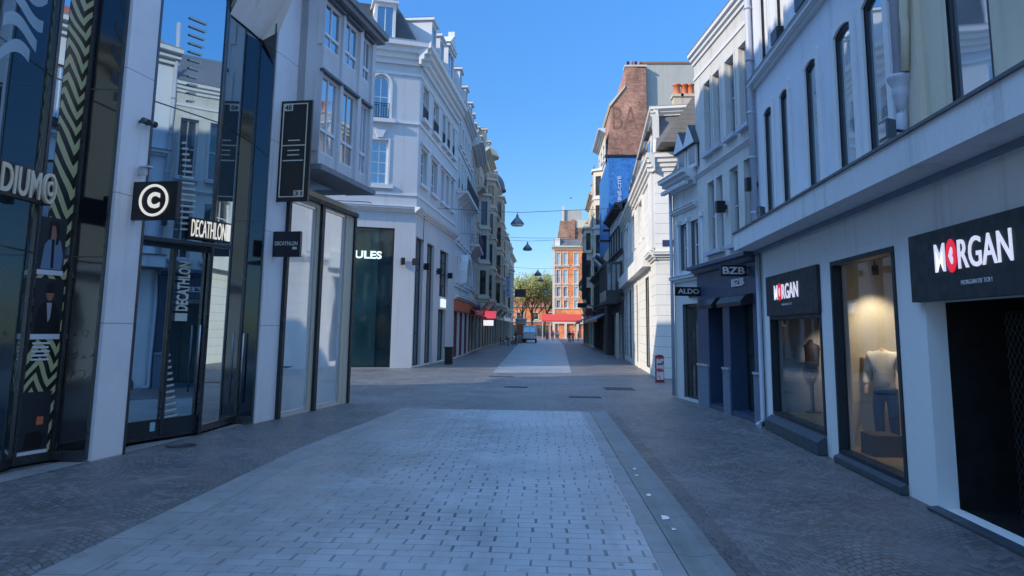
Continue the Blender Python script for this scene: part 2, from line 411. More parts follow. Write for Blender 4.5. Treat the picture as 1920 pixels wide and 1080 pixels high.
_fonts = {}
def text_mesh(s, extrude=.02, offset=0.):
    cu = bpy.data.curves.new('lettering', 'FONT'); cu.body = s; cu.size = 1; cu.extrude = extrude; cu.offset = offset; cu.resolution_u = 4
    o = bpy.data.objects.new('lettering', cu); COL.objects.link(o)
    bpy.context.view_layer.update()
    dg = bpy.context.evaluated_depsgraph_get(); me = bpy.data.meshes.new_from_object(o.evaluated_get(dg))
    bpy.data.objects.remove(o); bpy.data.curves.remove(cu)
    return me
def letters(s, F_, u0, u1, z0, z1, v, th, mat, parent=None, offset=.02, name='lettering', vertical=False, loc=None):
    """fit the text s in the rectangle on facade F_; vertical=True reads upwards"""
    me = text_mesh(s, .5, offset)
    xs = [q.co.x for q in me.vertices]; ys = [q.co.y for q in me.vertices]
    x0, x1, y0, y1 = min(xs), max(xs), min(ys), max(ys)
    o0 = Vector(parent['_o']) if parent is not None else Vector(loc)
    for q in me.vertices:
        a = (q.co.x - x0) / (x1 - x0); b = (q.co.y - y0) / (y1 - y0); c = q.co.z + .5
        if vertical: u = u1 + (u0 - u1) * b; z = z0 + (z1 - z0) * a
        else: u = u0 + (u1 - u0) * a; z = z0 + (z1 - z0) * b
        q.co = Vector(F_.P(u, v + c * th, z)) - o0
    if vertical is False or True:
        pass
    me.materials.clear(); me.materials.append(mat)
    me.name = name
    for p in me.polygons: p.use_smooth = False
    o = bpy.data.objects.new(name, me); COL.objects.link(o); o['_o'] = tuple(o0)
    if parent is not None: o.parent = parent
    else: o.location = o0
    return o
# ================================================================ GROUND
def m_setts(name, base, arcs=True, size=.10, joint=(.018, .018, .022)):
    n = NT(name); o = n.sep()
    wob = n.noise(1.3, detail=2)
    x = n.math('ADD', o[0], n.math('MULTIPLY', wob, .12)); y = n.math('ADD', o[1], n.math('MULTIPLY', n.noise(1.1, detail=2), .16))
    if arcs:
        a = n.math('ABSOLUTE', n.math('SINE', n.math('MULTIPLY', x, math.pi / 1.25)))
        y = n.math('SUBTRACT', y, n.math('MULTIPLY', a, .34))
    r = n.math('DIVIDE', y, size * .92); row = n.math('FLOOR', r); fr = n.math('FRACT', r)
    off = n.math('ADD', n.math('MULTIPLY', row, .5), n.math('MULTIPLY', n.white(n.comb(row, 3.)), .4))
    c = n.math('ADD', n.math('DIVIDE', x, size), off); cl = n.math('FLOOR', c); fc = n.math('FRACT', c)
    ea = n.math('ABSOLUTE', n.math('SUBTRACT', fr, .5)); eb = n.math('ABSOLUTE', n.math('SUBTRACT', fc, .5))
    e = n.math('MAXIMUM', ea, eb); fn = n.noise(34, detail=3)
    e2 = n.math('ADD', e, n.math('MULTIPLY', n.math('SUBTRACT', fn, .5), .12))
    j = n.ramp(e2, .38, .47, 0, 1, True)
    rnd = n.white(n.comb(row, cl)); k = n.ramp(rnd, 0, 1, .8, 1.2)
    big = n.noise(.55, detail=6, rough=.7); kb = n.ramp(big, .3, .7, .72, 1.28)
    k2 = n.math('MULTIPLY', k, kb); warm = n.noise(.9, detail=3)
    col = n.mix(n.ramp(warm, .4, .65, 0, .6), base, tuple(a * b for a, b in zip(base, (1.12, 1.0, .92))))
    col = n.mix(1., col, n.comb(k2, k2, k2), 'MULTIPLY')
    jm = n.math('MULTIPLY', j, n.ramp(n.noise(.8, detail=5), .4, .62, .1, .8))
    col = n.mix(jm, col, joint)
    wst = n.ramp(n.noise(.35, detail=7, rough=.72), .5, .68, 0, .35); col = n.mix(wst, col, (.055, .055, .065)); gum = n.math('MULTIPLY', n.spots(2.3, .03, .05), .5); col = n.mix(gum, col, (.25, .25, .26))
    spk = n.ramp(n.noise(60, detail=2), .68, .76, 0, .45); col = n.mix(spk, col, (.35, .35, .35))
    rg = n.ramp(rnd, 0, 1, .42, .68)
    hgt = n.math('ADD', n.math('SUBTRACT', 1., n.math('MULTIPLY', j, 1.)), n.math('MULTIPLY', fn, .35))
    hgt = n.math('ADD', hgt, n.math('MULTIPLY', rnd, .5))
    return n.done(n.bsdf(col, rg, normal=n.bump(hgt, .5, .010)))

def m_pavers(name, base, rw=.17, bl=.33, dusty=True):
    n = NT(name); o = n.sep()
    wx = n.math('ADD', o[0], n.math('MULTIPLY', n.noise(.6, detail=2), .10)); wy = n.math('ADD', o[1], n.math('MULTIPLY', n.noise(.45, detail=2), .14))
    r = n.math('DIVIDE', wy, rw); row = n.math('FLOOR', r); fr = n.math('FRACT', r)
    off = n.math('ADD', n.math('MULTIPLY', row, .5), n.math('MULTIPLY', n.white(n.comb(row, 9.)), .22))
    c = n.math('ADD', n.math('DIVIDE', wx, bl), off); cl = n.math('FLOOR', c); fc = n.math('FRACT', c)
    rnd = n.white(n.comb(row, cl)); r2 = n.white(n.comb(cl, row, 5.))
    ww = n.ramp(r2, 0, 1, .035, .10)
    end = n.math('LESS_THAN', fc, ww)
    rowj = n.math('LESS_THAN', fr, n.ramp(n.white(n.comb(row, cl, 2.)), .2, 1, .04, .10))
    # the end joints are wide and dark, the bed joints mostly closed
    miss = n.noise(.5, detail=3)
    vis = n.ramp(miss, .36, .56, .35, 1.)
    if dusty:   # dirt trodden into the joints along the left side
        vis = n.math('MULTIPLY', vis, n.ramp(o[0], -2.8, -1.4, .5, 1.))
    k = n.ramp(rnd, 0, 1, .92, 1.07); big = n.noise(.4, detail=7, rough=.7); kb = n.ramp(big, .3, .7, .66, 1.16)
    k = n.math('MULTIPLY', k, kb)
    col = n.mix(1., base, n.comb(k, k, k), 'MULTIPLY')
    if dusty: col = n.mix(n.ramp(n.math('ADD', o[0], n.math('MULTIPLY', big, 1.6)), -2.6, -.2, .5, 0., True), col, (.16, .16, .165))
    st = n.ramp(n.noise(5, detail=4), .6, .72, 0, .3); col = n.mix(st, col, (.09, .09, .09))
    gum = n.math('MULTIPLY', n.spots(1.7, .035, .05), n.math('GREATER_THAN', n.noise(.9), .5)); col = n.mix(n.math('MULTIPLY', gum, .55), col, (.07, .07, .075))
    tr = n.ramp(n.noise(.8, n.scale(n.pos, (2.2, .12, 1)), detail=5, rough=.6), .52, .68, 0, .28); col = n.mix(tr, col, (.13, .13, .14))
    col = n.mix(n.math('MULTIPLY', n.math('MULTIPLY', end, vis), .8), col, (.02, .02, .026))
    col = n.mix(n.math('MULTIPLY', n.math('MULTIPLY', rowj, vis), .62), col, (.03, .03, .036))
    j = n.math('MAXIMUM', end, rowj); h = n.math('ADD', n.math('SUBTRACT', 1., j), n.math('MULTIPLY', n.noise(40), .3))
    h = n.math('ADD', h, n.math('MULTIPLY', rnd, .4))
    return n.done(n.bsdf(col, n.ramp(rnd, 0, 1, .34, .52), normal=n.bump(h, .45, .008)))

M['setts'] = m_setts('granite_setts', (.135, .135, .14))
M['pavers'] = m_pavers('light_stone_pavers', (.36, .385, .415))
M['pavers_far'] = m_pavers('light_stone_pavers_far', (.27, .29, .31), dusty=False)
def m_kerb(name, base, jl=.98):
    n = NT(name); o = n.sep(); fr = n.math('FRACT', n.math('DIVIDE', o[1], jl)); j = n.math('LESS_THAN', fr, .012)
    big = n.noise(.9, detail=6, rough=.7); k = n.ramp(big, .3, .7, .75, 1.2)
    col = n.mix(1., base, n.comb(k, k, k), 'MULTIPLY'); col = n.mix(n.ramp(n.noise(7, detail=5), .55, .75, 0, .4), col, (.07, .07, .06))
    col = n.mix(n.math('MULTIPLY', j, .7), col, (.03, .03, .03))
    return n.done(n.bsdf(col, .55, normal=n.bump(n.noise(26, detail=5), .25, .01)))
M['edge'] = m_kerb('stone_edging', (.24, .25, .26)); M['channel'] = m_kerb('gutter_channel_stone', (.17, .19, .20), 1.35)

def sheet(name, pts, z, m, sub=0):
    b = MB(); b.poly([(x, y, z) for x, y in pts], 0); return tag(b.build(name, m), kind='structure')
sheet('ground', [(-400, -60), (400, -60), (400, 900), (-400, 900)], 0, M['setts'])
XR = 1.0
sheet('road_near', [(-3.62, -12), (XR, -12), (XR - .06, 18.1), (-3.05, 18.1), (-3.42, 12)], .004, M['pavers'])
sheet('road_far', [gnd(924, 699), gnd(1071, 699), (2.6, 90), (3.2, 150), (-3.6, 150), (-3.0, 90)], .004, M['pavers_far'])
sheet('road_edging_left', [(-4.02, -12), (-3.62, -12), (-3.42, 12), (-3.05, 18.1), (-3.3, 18.1), (-3.8, 12)], .006, M['edge'])
sheet('road_edging_right', [(XR + .002, -12), (XR + .2, -12), (XR + .13, 18.1), (XR - .058, 18.1)], .006, M['edge'])
b = MB()   # the dished gutter beside the paving
prof = [(.20, .004), (.201, .022), (.225, .021), (.30, .009), (.36, .0045), (.43, .012), (.475, .024), (.56, .025), (.561, .004)]
for (a, za), (c, zc) in zip(prof, prof[1:]):
    b.poly([(XR + a, -12, za), (XR + c, -12, zc), (XR + c - .06, 18.1, zc), (XR + a - .07, 18.1, za)], 0, True)
tag(b.build('gutter', M['channel']), kind='structure')
M['setts_row'] = m_setts('dark_sett_course', (.10, .095, .10), arcs=False, size=.115)
sheet('sett_course', [(XR + .565, -12), (XR + .80, -12), (XR + .72, 18.1), (XR + .505, 18.1)], .007, M['setts_row'])
sheet('threshold_strip', [(-7.6, 4), (-7.05, 4), (-5.75, 14.9), (-6.0, 14.9)], .005, M['edge'])

M['iron'] = paint('cast_iron_cover', (.085, .085, .09), .5, .6, .3)
def cover(px, py, wd, ln, label, rnd=False):
    x, y = gnd(px, py); b = MB()
    if rnd:
        b.lathe((x, y, 0), [(wd * .55, .002), (wd * .55, .010), (wd * .5, .010), (wd * .5, .007), (.02, .007)], 20)
    else:
        b.box(WF, x - wd / 2, x + wd / 2, -y - ln / 2, -y + ln / 2, .002, .010)
        n_ = 9
        for i in range(n_):
            yy = -y - ln / 2 + ln * (i + .5) / n_; b.box(WF, x - wd / 2 + .04, x + wd / 2 - .04, yy - ln / n_ * .28, yy + ln / n_ * .28, .0101, .014)
    o = b.build('manhole_cover', M['iron'], loc=(x, y, 0)); tag(o, label, 'manhole cover', 'iron covers set in the setts')
cover(1161, 729, 1.0, .95, 'square dark iron cover nearest the right-hand white corner building')
cover(1097, 745, .95, .45, 'narrow dark iron cover just beyond the gutter end')
cover(968, 726, .8, .5, 'rectangular iron cover in the middle of the setts crossing')
cover(940, 706, 1.0, .5, 'iron cover beside the near left corner of the far light paving')
cover(340, 836, .42, .42, 'small round dark cover in the left pavement below the glass doors', True)
for i, (px, py, r_, lb) in enumerate([(1190, 881, .055, 'small white paper scrap farthest up the gutter'), (1193, 893, .045, 'round white scrap second in the gutter'),
        (1216, 930, .05, 'small white scrap alone halfway along the gutter'), (1248, 973, .085, 'largest torn white paper scrap in the gutter'), (1263, 995, .05, 'triangular white scrap nearest in the gutter')]):
    x, y = gnd(px, py); b = MB(); N = 7 if i != 4 else 3
    pts = []
    for k in range(N):
        a = 2 * math.pi * k / N + i; q = r_ * random.uniform(.6, 1.25); pts.append((x + q * math.cos(a) * .7, y + q * math.sin(a) * 1.15))
    b.plan(pts, .0145, .0155); tag(b.build('paper_scrap', M['whitep'], loc=(x, y, 0)), lb, 'litter', 'white scraps in the gutter')
# ================================================================ RIGHT SIDE, near: clothes shop under a long ledge
def XM(y): return 4.04 + .036 * y
FM = Fac((XM(16.0), 16.0), (XM(-6.), -6.)); LM = FM.L
def rect(F_, x0, y0, x1, y1, v=0):
    """opening from two photo corners (upper far, lower near)"""
    a = F_.at(x0, y0, v); b = F_.at(x1, y1, v); return min(a[0], b[0]), max(a[0], b[0]), min(a[1], b[1]), max(a[1], b[1])
M['sill_dark'] = paint('dark_sill_paint', (.045, .06, .075), .5)
rootM = thing('clothes_shop_building', (*FM.p, 0), 'pale blue-grey building with long concrete ledge above white clothes shop windows, nearest on the right', 'building')
ZL0, ZL1 = 3.60, 3.95
# ground floor openings
w1 = (FM.at(1448, 690)[0], FM.at(1545, 690)[0], .30, 2.22)
w2 = (FM.at(1567, 680)[0], FM.at(1690, 680)[0], .12, 2.99)
dr = (FM.at(1747, 750)[0], FM.at(1747, 750)[0] + 3.1, .02, 2.26)
w4 = (dr[1] + .45, dr[1] + 2.9, .12, 2.99); w5 = (w4[1] + .45, w4[1] + 3.2, .12, 2.99)
b = MB(); wall(b, FM, 0, LM, 0, ZL0, [w1, w2, dr, w4, w5], .22, 0)
b.build('shopfront_wall', [M['white_plain']], rootM)
b = MB(); b.prism(FM, [(-.3, ZL0), (.55, ZL0), (.55, ZL1), (-.3, ZL1 + .03)], 0.02, LM, 0); b.build('ledge', M['ledge'], rootM)
b = MB(); b.box(FM, 0.0, LM, .53, .58, ZL1 + .001, ZL1 + .035); b.build('ledge_flashing', M['zinc'], rootM)
b = MB(); b.box(FM, .03, LM, .12, .15, ZL0 - .075, ZL0 - .002); b.build('soffit_batten', M['plinth_grey'], rootM)
# upper walls: blue-grey part then cream part
uC = FM.at(1700, 120)[0]
TOP = 10.2
arch = []
for (xa, ya, xb, yb, ah) in ((1434, 214, 1456, 393, .14), (1464, 187, 1487, 375, .14), (1511, 138, 1543, 346, .16), (1566, 78, 1611, 306, .18), (1619, 26, 1674, 274, .2)):
    r_ = rect(FM, xa, ya, xb, yb); arch.append([r_[0], r_[1], 0, 0, ah * .42])
zb = 4.22; zt = 6.42
for q in arch: q[2] = zb; q[3] = zt
# evenly spaced in metres, as on the real front
wd = sum(q[1] - q[0] for q in arch) / 5
up_w = []
for q in arch:
    up_w.append((q[0], q[1], 7.5, 9.2, 0))
holes = [tuple(q) for q in arch] + up_w
b = MB(); wall(b, FM, 0, uC, ZL1 - .1, TOP, holes, .06, 0, 2)
for q in arch: surround(b, FM, q[0], q[1], q[2] - .2, q[3], .15, .035, 1, q[4])
for q in up_w: surround(b, FM, q[0], q[1], q[2], q[3], .13, .035, 1)
add_cornice(b, FM, 0, uC, 7.12, .16, .16, 1, 2); add_cornice(b, FM, -.05, uC, TOP - .1, .5, .4, 1)
b.build('upper_wall', [M['white_blue'], M['trim'], M['black']], rootM)
b = MB(); b.box(FM, 0, uC, .165, .19, 7.285, 7.30); b.build('string_course_flashing', M['zinc'], rootM)
for q in arch: window(rootM, FM, q[0] + .002, q[1] - .002, q[2], q[3] - .002, -.015, .055, 0, 0, q[4], 'black', 'glass_pale', th=.04)
for i, q in enumerate(up_w):
    window(rootM, FM, q[0] + .002, q[1] - .002, q[2], q[3] - .002, -.06, .06, 1, 0, 0, 'pvc', 'glass_curtain')
# planters seen on two of the sills
for i in (1, 2):
    q = up_w[i]; b = MB(); b.box(FM, q[0] + .05, q[1] - .05, .0, .16, q[2] - .12, q[2] + .12)
    b.build('window_box', M['black'], rootM)
# cream upper part
cw = rect(FM, 1772, 0, 1858, 190); cholesl = [(cw[0], cw[1] + .1, 4.15, 6.9), (cw[1] + 2.0, cw[1] + 3.3, 4.15, 6.9), (cw[1] + 5.2, cw[1] + 6.5, 4.15, 6.9)]
b = MB(); wall(b, FM, uC + .001, LM, ZL1 - .1, TOP + 1, cholesl, .06, 0, 1)
b.box(FM, uC + .02, uC + .42, .0, .07, ZL1, TOP + .9, 0)
for h in cholesl: b.box(FM, h[1] + .35, h[1] + .75, 0, .06, ZL1, TOP + .9, 0)
add_cornice(b, FM, uC, LM, TOP + .9, .5, .45, 0)
b.build('cream_upper_wall', [M['cream'], M['black']], rootM)
for h in cholesl: window(rootM, FM, h[0] + .002, h[1] - .002, h[2], h[3] - .002, -.02, .07, 0, 0, 0, 'black', 'glass_pale', th=.035)
# body behind
b = MB(); D = 9
b.box(FM, 0, LM, -D, -.45, ZL0 - .2, TOP - .1); b.box(FM, 0, .35, -D, -.05, 0, ZL0 - .201); b.box(FM, 0, LM, -D, -4.2, 0, ZL0 - .201)
b.build('building_body', M['white_two'], rootM)
b = MB(); b.prism(FM, [(.2, TOP + .35), (-4.5, TOP + 2.6), (-9, TOP + .3)], 0, LM); b.build('roof', M['tile_red'], rootM)
# shop windows: frames, glass and the displays behind
def shopwin(root, F_, h, fm, fw_=.09, v=-.12, ins=0.0, name='shop_window'):
    a = MB()
    u0, u1, z0, z1 = h
    a.box(F_, u0 + .002, u0 + fw_, v - .09, v + ins, z0 + .002, z1 - .002); a.box(F_, u1 - fw_, u1 - .002, v - .09, v + ins, z0 + .002, z1 - .002)
    a.box(F_, u0 + fw_, u1 - fw_, v - .09, v + ins, z0 + .002, z0 + fw_); a.box(F_, u0 + fw_, u1 - fw_, v - .09, v + ins, z1 - fw_, z1 - .002)
    o = a.build(name, fm, root); return o
for h in (w1, w2, w4, w5):
    o = shopwin(rootM, FM, h, M['dark'], .07, -.04, .06)
    g = MB(); g.box(FM, h[0] + .06, h[1] - .06, -.10, -.088, h[2] + .06, h[3] - .06); g.build('pane', M['clear'], o)
b = MB()
b.prism(FM, [(0.002, .01), (.16, .01), (.16, .2), (.02, .29)], w1[0] - .1, w1[1] + .01); b.build('sill_plinth', M['sill_dark'], rootM); b = MB(); b.prism(FM, [(0.002, .01), (.10, .01), (.10, .09), (.02, .13)], w2[0], w2[1]); b.build('sill_plinth', M['sill_dark'], rootM); b = MB()
b.prism(FM, [(0.002, .004), (.12, .004), (.12, .03), (.0, .045)], dr[0] - .02, dr[1])
b.build('door_threshold', M['sill_dark'], rootM)
def display_room(h, depth, wallm_, floorm, ulo=None, uhi=None):
    u0, u1, z0, z1 = h; b = MB(); u0 = u0 if ulo is None else ulo + .15; u1 = u1 if uhi is None else uhi - .15
    b.box(FM, u0 - .15, u1 + .15, -depth - .05, -depth, 0, z1 + .5, 0)
    b.box(FM, u0 - .2, u0 - .15, -depth, -.23, 0, z1 + .5, 0); b.box(FM, u1 + .15, u1 + .2, -depth, -.23, 0, z1 + .5, 0)
    b.box(FM, u0 - .15, u1 + .15, -depth, -.23, z1 + .35, z1 + .4, 0)
    b.box(FM, u0 - .149, u1 + .149, -depth + .001, -depth + .02, z0 + .05, z0 + .13, 2)
    b.box(FM, u0 - .15, u1 + .15, -depth, -.23, 0, z0 + .04, 1)
    b.build('display_room', [wallm_, floorm, M['whitep']], rootM)
M['room_cream'] = paint('display_wall_paint', (.60, .55, .47), .6, 0, .05)
M['wood'] = paint('oak_floor', (.42, .24, .10), .4, 0, .2)
M['room_grey'] = paint('display_grey_wall', (.38, .37, .37), .6, 0, .08)
display_room(w1, 1.5, M['room_grey'], M['wood'], .42, w1[1] + .03); display_room(w2, 1.6, M['room_cream'], M['wood'], w1[1] + .10, w2[1] + .18); display_room(w4, 1.5, M['room_cream'], M['wood']); display_room(w5, 1.5, M['room_cream'], M['wood'])
# door opening: black hall with rolled grille
b = MB(); b.box(FM, dr[0], dr[1], -3.2, -3.1, 0, 2.6); b.box(FM, dr[0] - .05, dr[0], -3.1, -.23, 0, 2.6); b.box(FM, dr[1], dr[1] + .05, -3.1, -.23, 0, 2.6); b.box(FM, dr[0], dr[1], -3.1, -.23, 2.3, 2.4); b.box(FM, dr[0], dr[1], -3.1, -.23, .001, .02)
b.build('entrance_hall', M['black_room'], rootM)
b = MB(); u = dr[0]; g0 = FM.at(1835, 800)[0]
nn = 26
for i in range(nn):
    for s_ in (-1, 1):
        uu = g0 + (dr[1] - g0) * i / nn; L_ = .0
        z_a, z_b = .05, 2.24
        # diagonal bars, clipped into short zigzags
        pts = []; k = 0; z = z_a
        while z < z_b:
            pts.append(FM.P(uu + (.035 if (k % 2) == (s_ > 0) else -.035), -.35, z)); z += .11; k += 1
        b.tube(pts, .0045, 0, 4, False)
b.build('security_grille', M['black'], rootM)
# sign panels
p1 = rect(FM, 1438, 512, 1538, 580); p2 = (dr[0] - .12, dr[1] + .1, 2.262, 3.02)
b = MB(); b.box(FM, w1[0] - .03, w1[1] + .03, .002, .06, w1[3] + .003, 3.0); b.build('fascia_panel', M['dark'], rootM)
b = MB(); b.box(FM, p2[0], p2[1], .002, .09, p2[2], p2[3]); b.build('fascia_panel', M['dark'], rootM)
M['lit_white'] = emis('lit_white_letter_face', (.86, .84, 1), .28, (.8, .8, .8)); M['lit_red'] = emis('lit_red_disc', (.9, .02, .05), .3)
M['white_print'] = paint('white_print', (.62, .62, .62), .5)
def morgan(u0, u1, z0, z1, v, label, small=None):
    """the word with a red disc carrying a white heart for its second letter"""
    rt_ = thing('shop_sign', FM.P((u0 + u1) / 2, v, z0), label, 'sign', 'illuminated clothes shop signs')
    L_ = u1 - u0; h = z1 - z0
    letters('M', FM, u0, u0 + L_ * .15, z0, z1, v, .012, M['lit_white'], rt_, .005)
    letters('RGAN', FM, u0 + L_ * .34, u1, z0, z1, v, .012, M['lit_white'], rt_, .005)
    cu, cz = u0 + L_ * .245, (z0 + z1) / 2; ru, rz = L_ * .072, h * .58
    d = MB(); d.face(FM, [(cu + ru * math.cos(t * math.pi / 12), cz + rz * math.sin(t * math.pi / 12)) for t in range(24)], v, v + .012); d.build('red_disc', M['lit_red'], rt_)
    hp = []
    for t in range(28):
        a = 2 * math.pi * t / 28; x = 16 * math.sin(a) ** 3; y = 13 * math.cos(a) - 5 * math.cos(2 * a) - 2 * math.cos(3 * a) - math.cos(4 * a)
        hp.append((cu + (y + 2) / 17 * ru * -.55 * -1, cz + x / 17 * rz * .55))
    hp = hp[::-1]
    d = MB(); d.face(FM, hp, v + .0121, v + .016); d.build('heart', M['lit_white'], rt_)
    if small: letters('MORGAN DE TOI !', FM, *small, v - .001, .006, M['white_print'], rt_, .0, name='small_lettering')
    return rt_
ma = FM.at(1459, 555); mb_ = FM.at(1503, 520)
morgan(FM.at(1458, 540)[0], FM.at(1503, 538)[0], 2.52, 2.80, .062, 'small lit white clothes shop name with red heart disc over the farther window', (FM.at(1471, 540)[0], FM.at(1490, 538)[0], 2.40, 2.44))
morgan(FM.at(1771, 490)[0], FM.at(1921, 480)[0], 2.56, 2.86, .092, 'large lit white clothes shop name with red heart disc over the dark entrance', (FM.at(1820, 525)[0], FM.at(1880, 522)[0], 2.40, 2.445))
# downpipes and hopper
b = MB(); uP = FM.at(1689, 150, .12)[0]
b.tube([FM.P(uP, .12, 9.9), FM.P(uP, .12, 4.95)], .075, 0, 12); b.tube([FM.P(uP, .12, 4.62), FM.P(uP, .14, 4.3), FM.P(uP - .05, .2, 3.97)], [.065, .06, .06], 0, 12)
b.lathe(FM.P(uP, .13, 0), [(.06, 4.45), (.07, 4.6), (.095, 4.68), (.10, 4.70), (.10, 4.76), (.095, 4.79), (.135, 4.87), (.145, 4.90), (.145, 4.93)], 14)
for z in (5.9, 7.4): b.tube([FM.P(uP, .12, z), FM.P(uP, .12, z + .05)], .09, 0, 12)
b.tube([FM.P(uP - .12, .08, 9.9), FM.P(uP - .12, .08, 5.0)], .018, 0, 6)
b.build('hopper_downpipe', M['pipe'], rootM)
b = MB(); uQ = FM.at(1703, 60, .1)[0]
b.tube([FM.P(uQ + .05, .14, 10.5), FM.P(uQ + .05, .14, 5.85), FM.P(uQ - .0, .14, 5.6), FM.P(uP + .2, .12, 5.45), FM.P(uP + .12, .12, 4.95)], .05, 0, 10)
b.build('cream_downpipe', M['cream'], rootM)
b = MB(); uR = FM.at(1417, 300, .1)[0]
b.tube([FM.P(.06, .1, 11.5), FM.P(.06, .1, 4.0)], .07, 0, 12)
for z in (4.4, 5.6, 6.6, 7.8, 9): b.tube([FM.P(.06, .1, z), FM.P(.06, .1, z + .05)], .085, 0, 12)
b.tube([FM.P(.08, .08, ZL0), FM.P(.08, .08, .12), FM.P(.16, .2, .05), FM.P(.4, .24, .03)], .05, 0, 10)
b.build('corner_downpipe', M['pipe'], rootM)
def floodlight(F_, px, py, v, label, s=.16):
    u, z = F_.at(px, py, v); o = thing('floodlight', F_.P(u, 0, z), label, 'floodlight', 'wall floodlights above the ledge')
    b = MB(); b.hexa([F_.P(u - s, v - .05, z - s * .8), F_.P(u - s, v + .05, z - s), F_.P(u + s, v + .05, z - s), F_.P(u + s, v - .05, z - s * .8),
                      F_.P(u - s, v - .05, z + s * .8), F_.P(u - s, v + .05, z + s), F_.P(u + s, v + .05, z + s), F_.P(u + s, v - .05, z + s * .8)][0:8]); b.build('housing', M['steel_dark'], o)
    b = MB(); b.box(F_, u - s * .8, u + s * .8, v + .051, v + .06, z - s * .75, z + s * .75); b.build('lens', M['glass'], o)
    b = MB(); b.tube([F_.P(u + .02, v - .05, z), F_.P(u + .08, 0.0, z - .05)], .02); b.tube([F_.P(u + .05, v - .02, z - .1), F_.P(u + .09, .1, z - .3), F_.P(u + .12, .05, z - .45)], .008, 0, 5); b.build('bracket', M['black'], o)
floodlight(FM, 1664, 245, .38, 'grey floodlight bracketed beside the moulded pipe hopper', .12)
floodlight(FM, 1427, 400, .3, 'grey floodlight at the far end of the long ledge', .13)

# mannequins and display furniture
def skin_obj(name, verts, edges, radii, mat, parent, sub=2):
    o0 = Vector(parent['_o']) if parent is not None else Vector((0, 0, 0))
    me = bpy.data.meshes.new(name); me.from_pydata([tuple(Vector(v) - o0) for v in verts], edges, []); me.update()
    o = bpy.data.objects.new(name, me); COL.objects.link(o); o.parent = parent
    sk = o.modifiers.new('skin', 'SKIN'); sk.use_smooth_shade = True
    for i, r_ in enumerate(radii):
        me.skin_vertices[0].data[i].radius = (r_, r_) if not isinstance(r_, tuple) else r_
    me.skin_vertices[0].data[0].use_root = True
    ss = o.modifiers.new('sub', 'SUBSURF'); ss.levels = sub; ss.render_levels = sub
    bpy.context.view_layer.update(); dg = bpy.context.evaluated_depsgraph_get()
    m2 = bpy.data.meshes.new_from_object(o.evaluated_get(dg)); o.modifiers.clear(); o.data = m2; m2.materials.clear(); m2.materials.append(mat)
    for p in m2.polygons: p.use_smooth = True
    o['_o'] = tuple(o0); return o
def figure(name, base, face, h, label, cat, pose='stand', cols=('skin', 'top', 'legs'), head=True, group=None, stride=.0, armup=0.):
    """base: feet point; face: heading angle; h: height"""
    k = h / 1.75; cx, cy, cz = base; fx, fy = math.cos(face), math.sin(face); sx, sy = -fy, fx
    def P(s, f, z): return (cx + (sx * s + fx * f) * k, cy + (sy * s + fy * f) * k, cz + z * k)
    rt_ = thing(name, base, label, cat, group)
    S = stride
    V = [P(0, 0, .95), P(0, -.01, 1.15), P(0, 0, 1.38), P(0, .0, 1.5), P(0, .02, 1.62), P(0, .03, 1.70),
         P(.09, 0, .9), P(.10, .02 + S * .5, .5), P(.10, -.03 + S, .08), P(.10, .12 + S, .03), P(-.09, 0, .9), P(-.10, .02 - S * .3, .5), P(-.10, -.03 - S, .1), P(-.10, .12 - S, .03),
         P(.18, 0, 1.42), P(.24, -.03 - S * .3, 1.14), P(.25, .08 - S * .4 + armup * .2, .92 + armup * .35), P(.25, .12 - S * .5 + armup * .25, .82 + armup * .5),
         P(-.18, 0, 1.42), P(-.24, -.03 + S * .3, 1.14), P(-.25, .08 + S * .4, .92), P(-.25, .12 + S * .5, .82)]
    E_ = [(0, 1), (1, 2), (2, 3), (0, 6), (6, 7), (7, 8), (8, 9), (0, 10), (10, 11), (11, 12), (12, 13), (2, 14), (14, 15), (15, 16), (16, 17), (2, 18), (18, 19), (19, 20), (20, 21)]
    if head: E_ += [(3, 4), (4, 5)]
    else:
        V = V[:4] + [P(0, 0, 1.52), P(0, 0, 1.525)] + V[6:]; E_ += [(3, 4), (4, 5)]
    r_ = [.14, .125, .15, .055, .095, .07, .09, .06, .042, .035, .09, .06, .042, .035, .062, .045, .033, .03, .062, .045, .033, .03]
    if not head: r_[4] = .05; r_[5] = .045
    r_ = [q * k for q in r_]
    skin_obj('body', V, E_, r_, M[cols[0]], rt_)
    tV = [P(0, 0, .88), P(0, -.01, 1.15), P(0, 0, 1.38), P(0, 0, 1.47), P(.19, 0, 1.42), P(.25, -.03 - S * .3, 1.14), P(.26, .07 - S * .4 + armup * .2, .95 + armup * .35), P(-.19, 0, 1.42), P(-.25, -.03 + S * .3, 1.14), P(-.26, .07 + S * .4, .95)]
    skin_obj('top', tV, [(0, 1), (1, 2), (2, 3), (2, 4), (4, 5), (5, 6), (2, 7), (7, 8), (8, 9)], [q * k for q in (.17, .155, .175, .075, .085, .065, .055, .085, .065, .055)], M[cols[1]], rt_)
    lV = [P(0, 0, .97), P(0, 0, .88), P(.10, 0, .84), P(.105, .02 + S * .5, .5), P(.105, -.02 + S, .14), P(-.10, 0, .84), P(-.105, .02 - S * .3, .5), P(-.105, -.02 - S, .16)]
    skin_obj('trousers', lV, [(0, 1), (1, 2), (2, 3), (3, 4), (1, 5), (5, 6), (6, 7)], [q * k for q in (.15, .15, .105, .08, .07, .105, .08, .07)], M[cols[2]], rt_)
    if head:
        hb = MB(); hp = P(0, -.012, 1.69)
        hb.lathe((hp[0], hp[1], hp[2]), [(.05 * k, -.10 * k), (.095 * k, -.05 * k), (.108 * k, .01 * k), (.09 * k, .065 * k), (.04 * k, .092 * k)], 10); hb.build('hair', M['hair'], rt_)
    return rt_
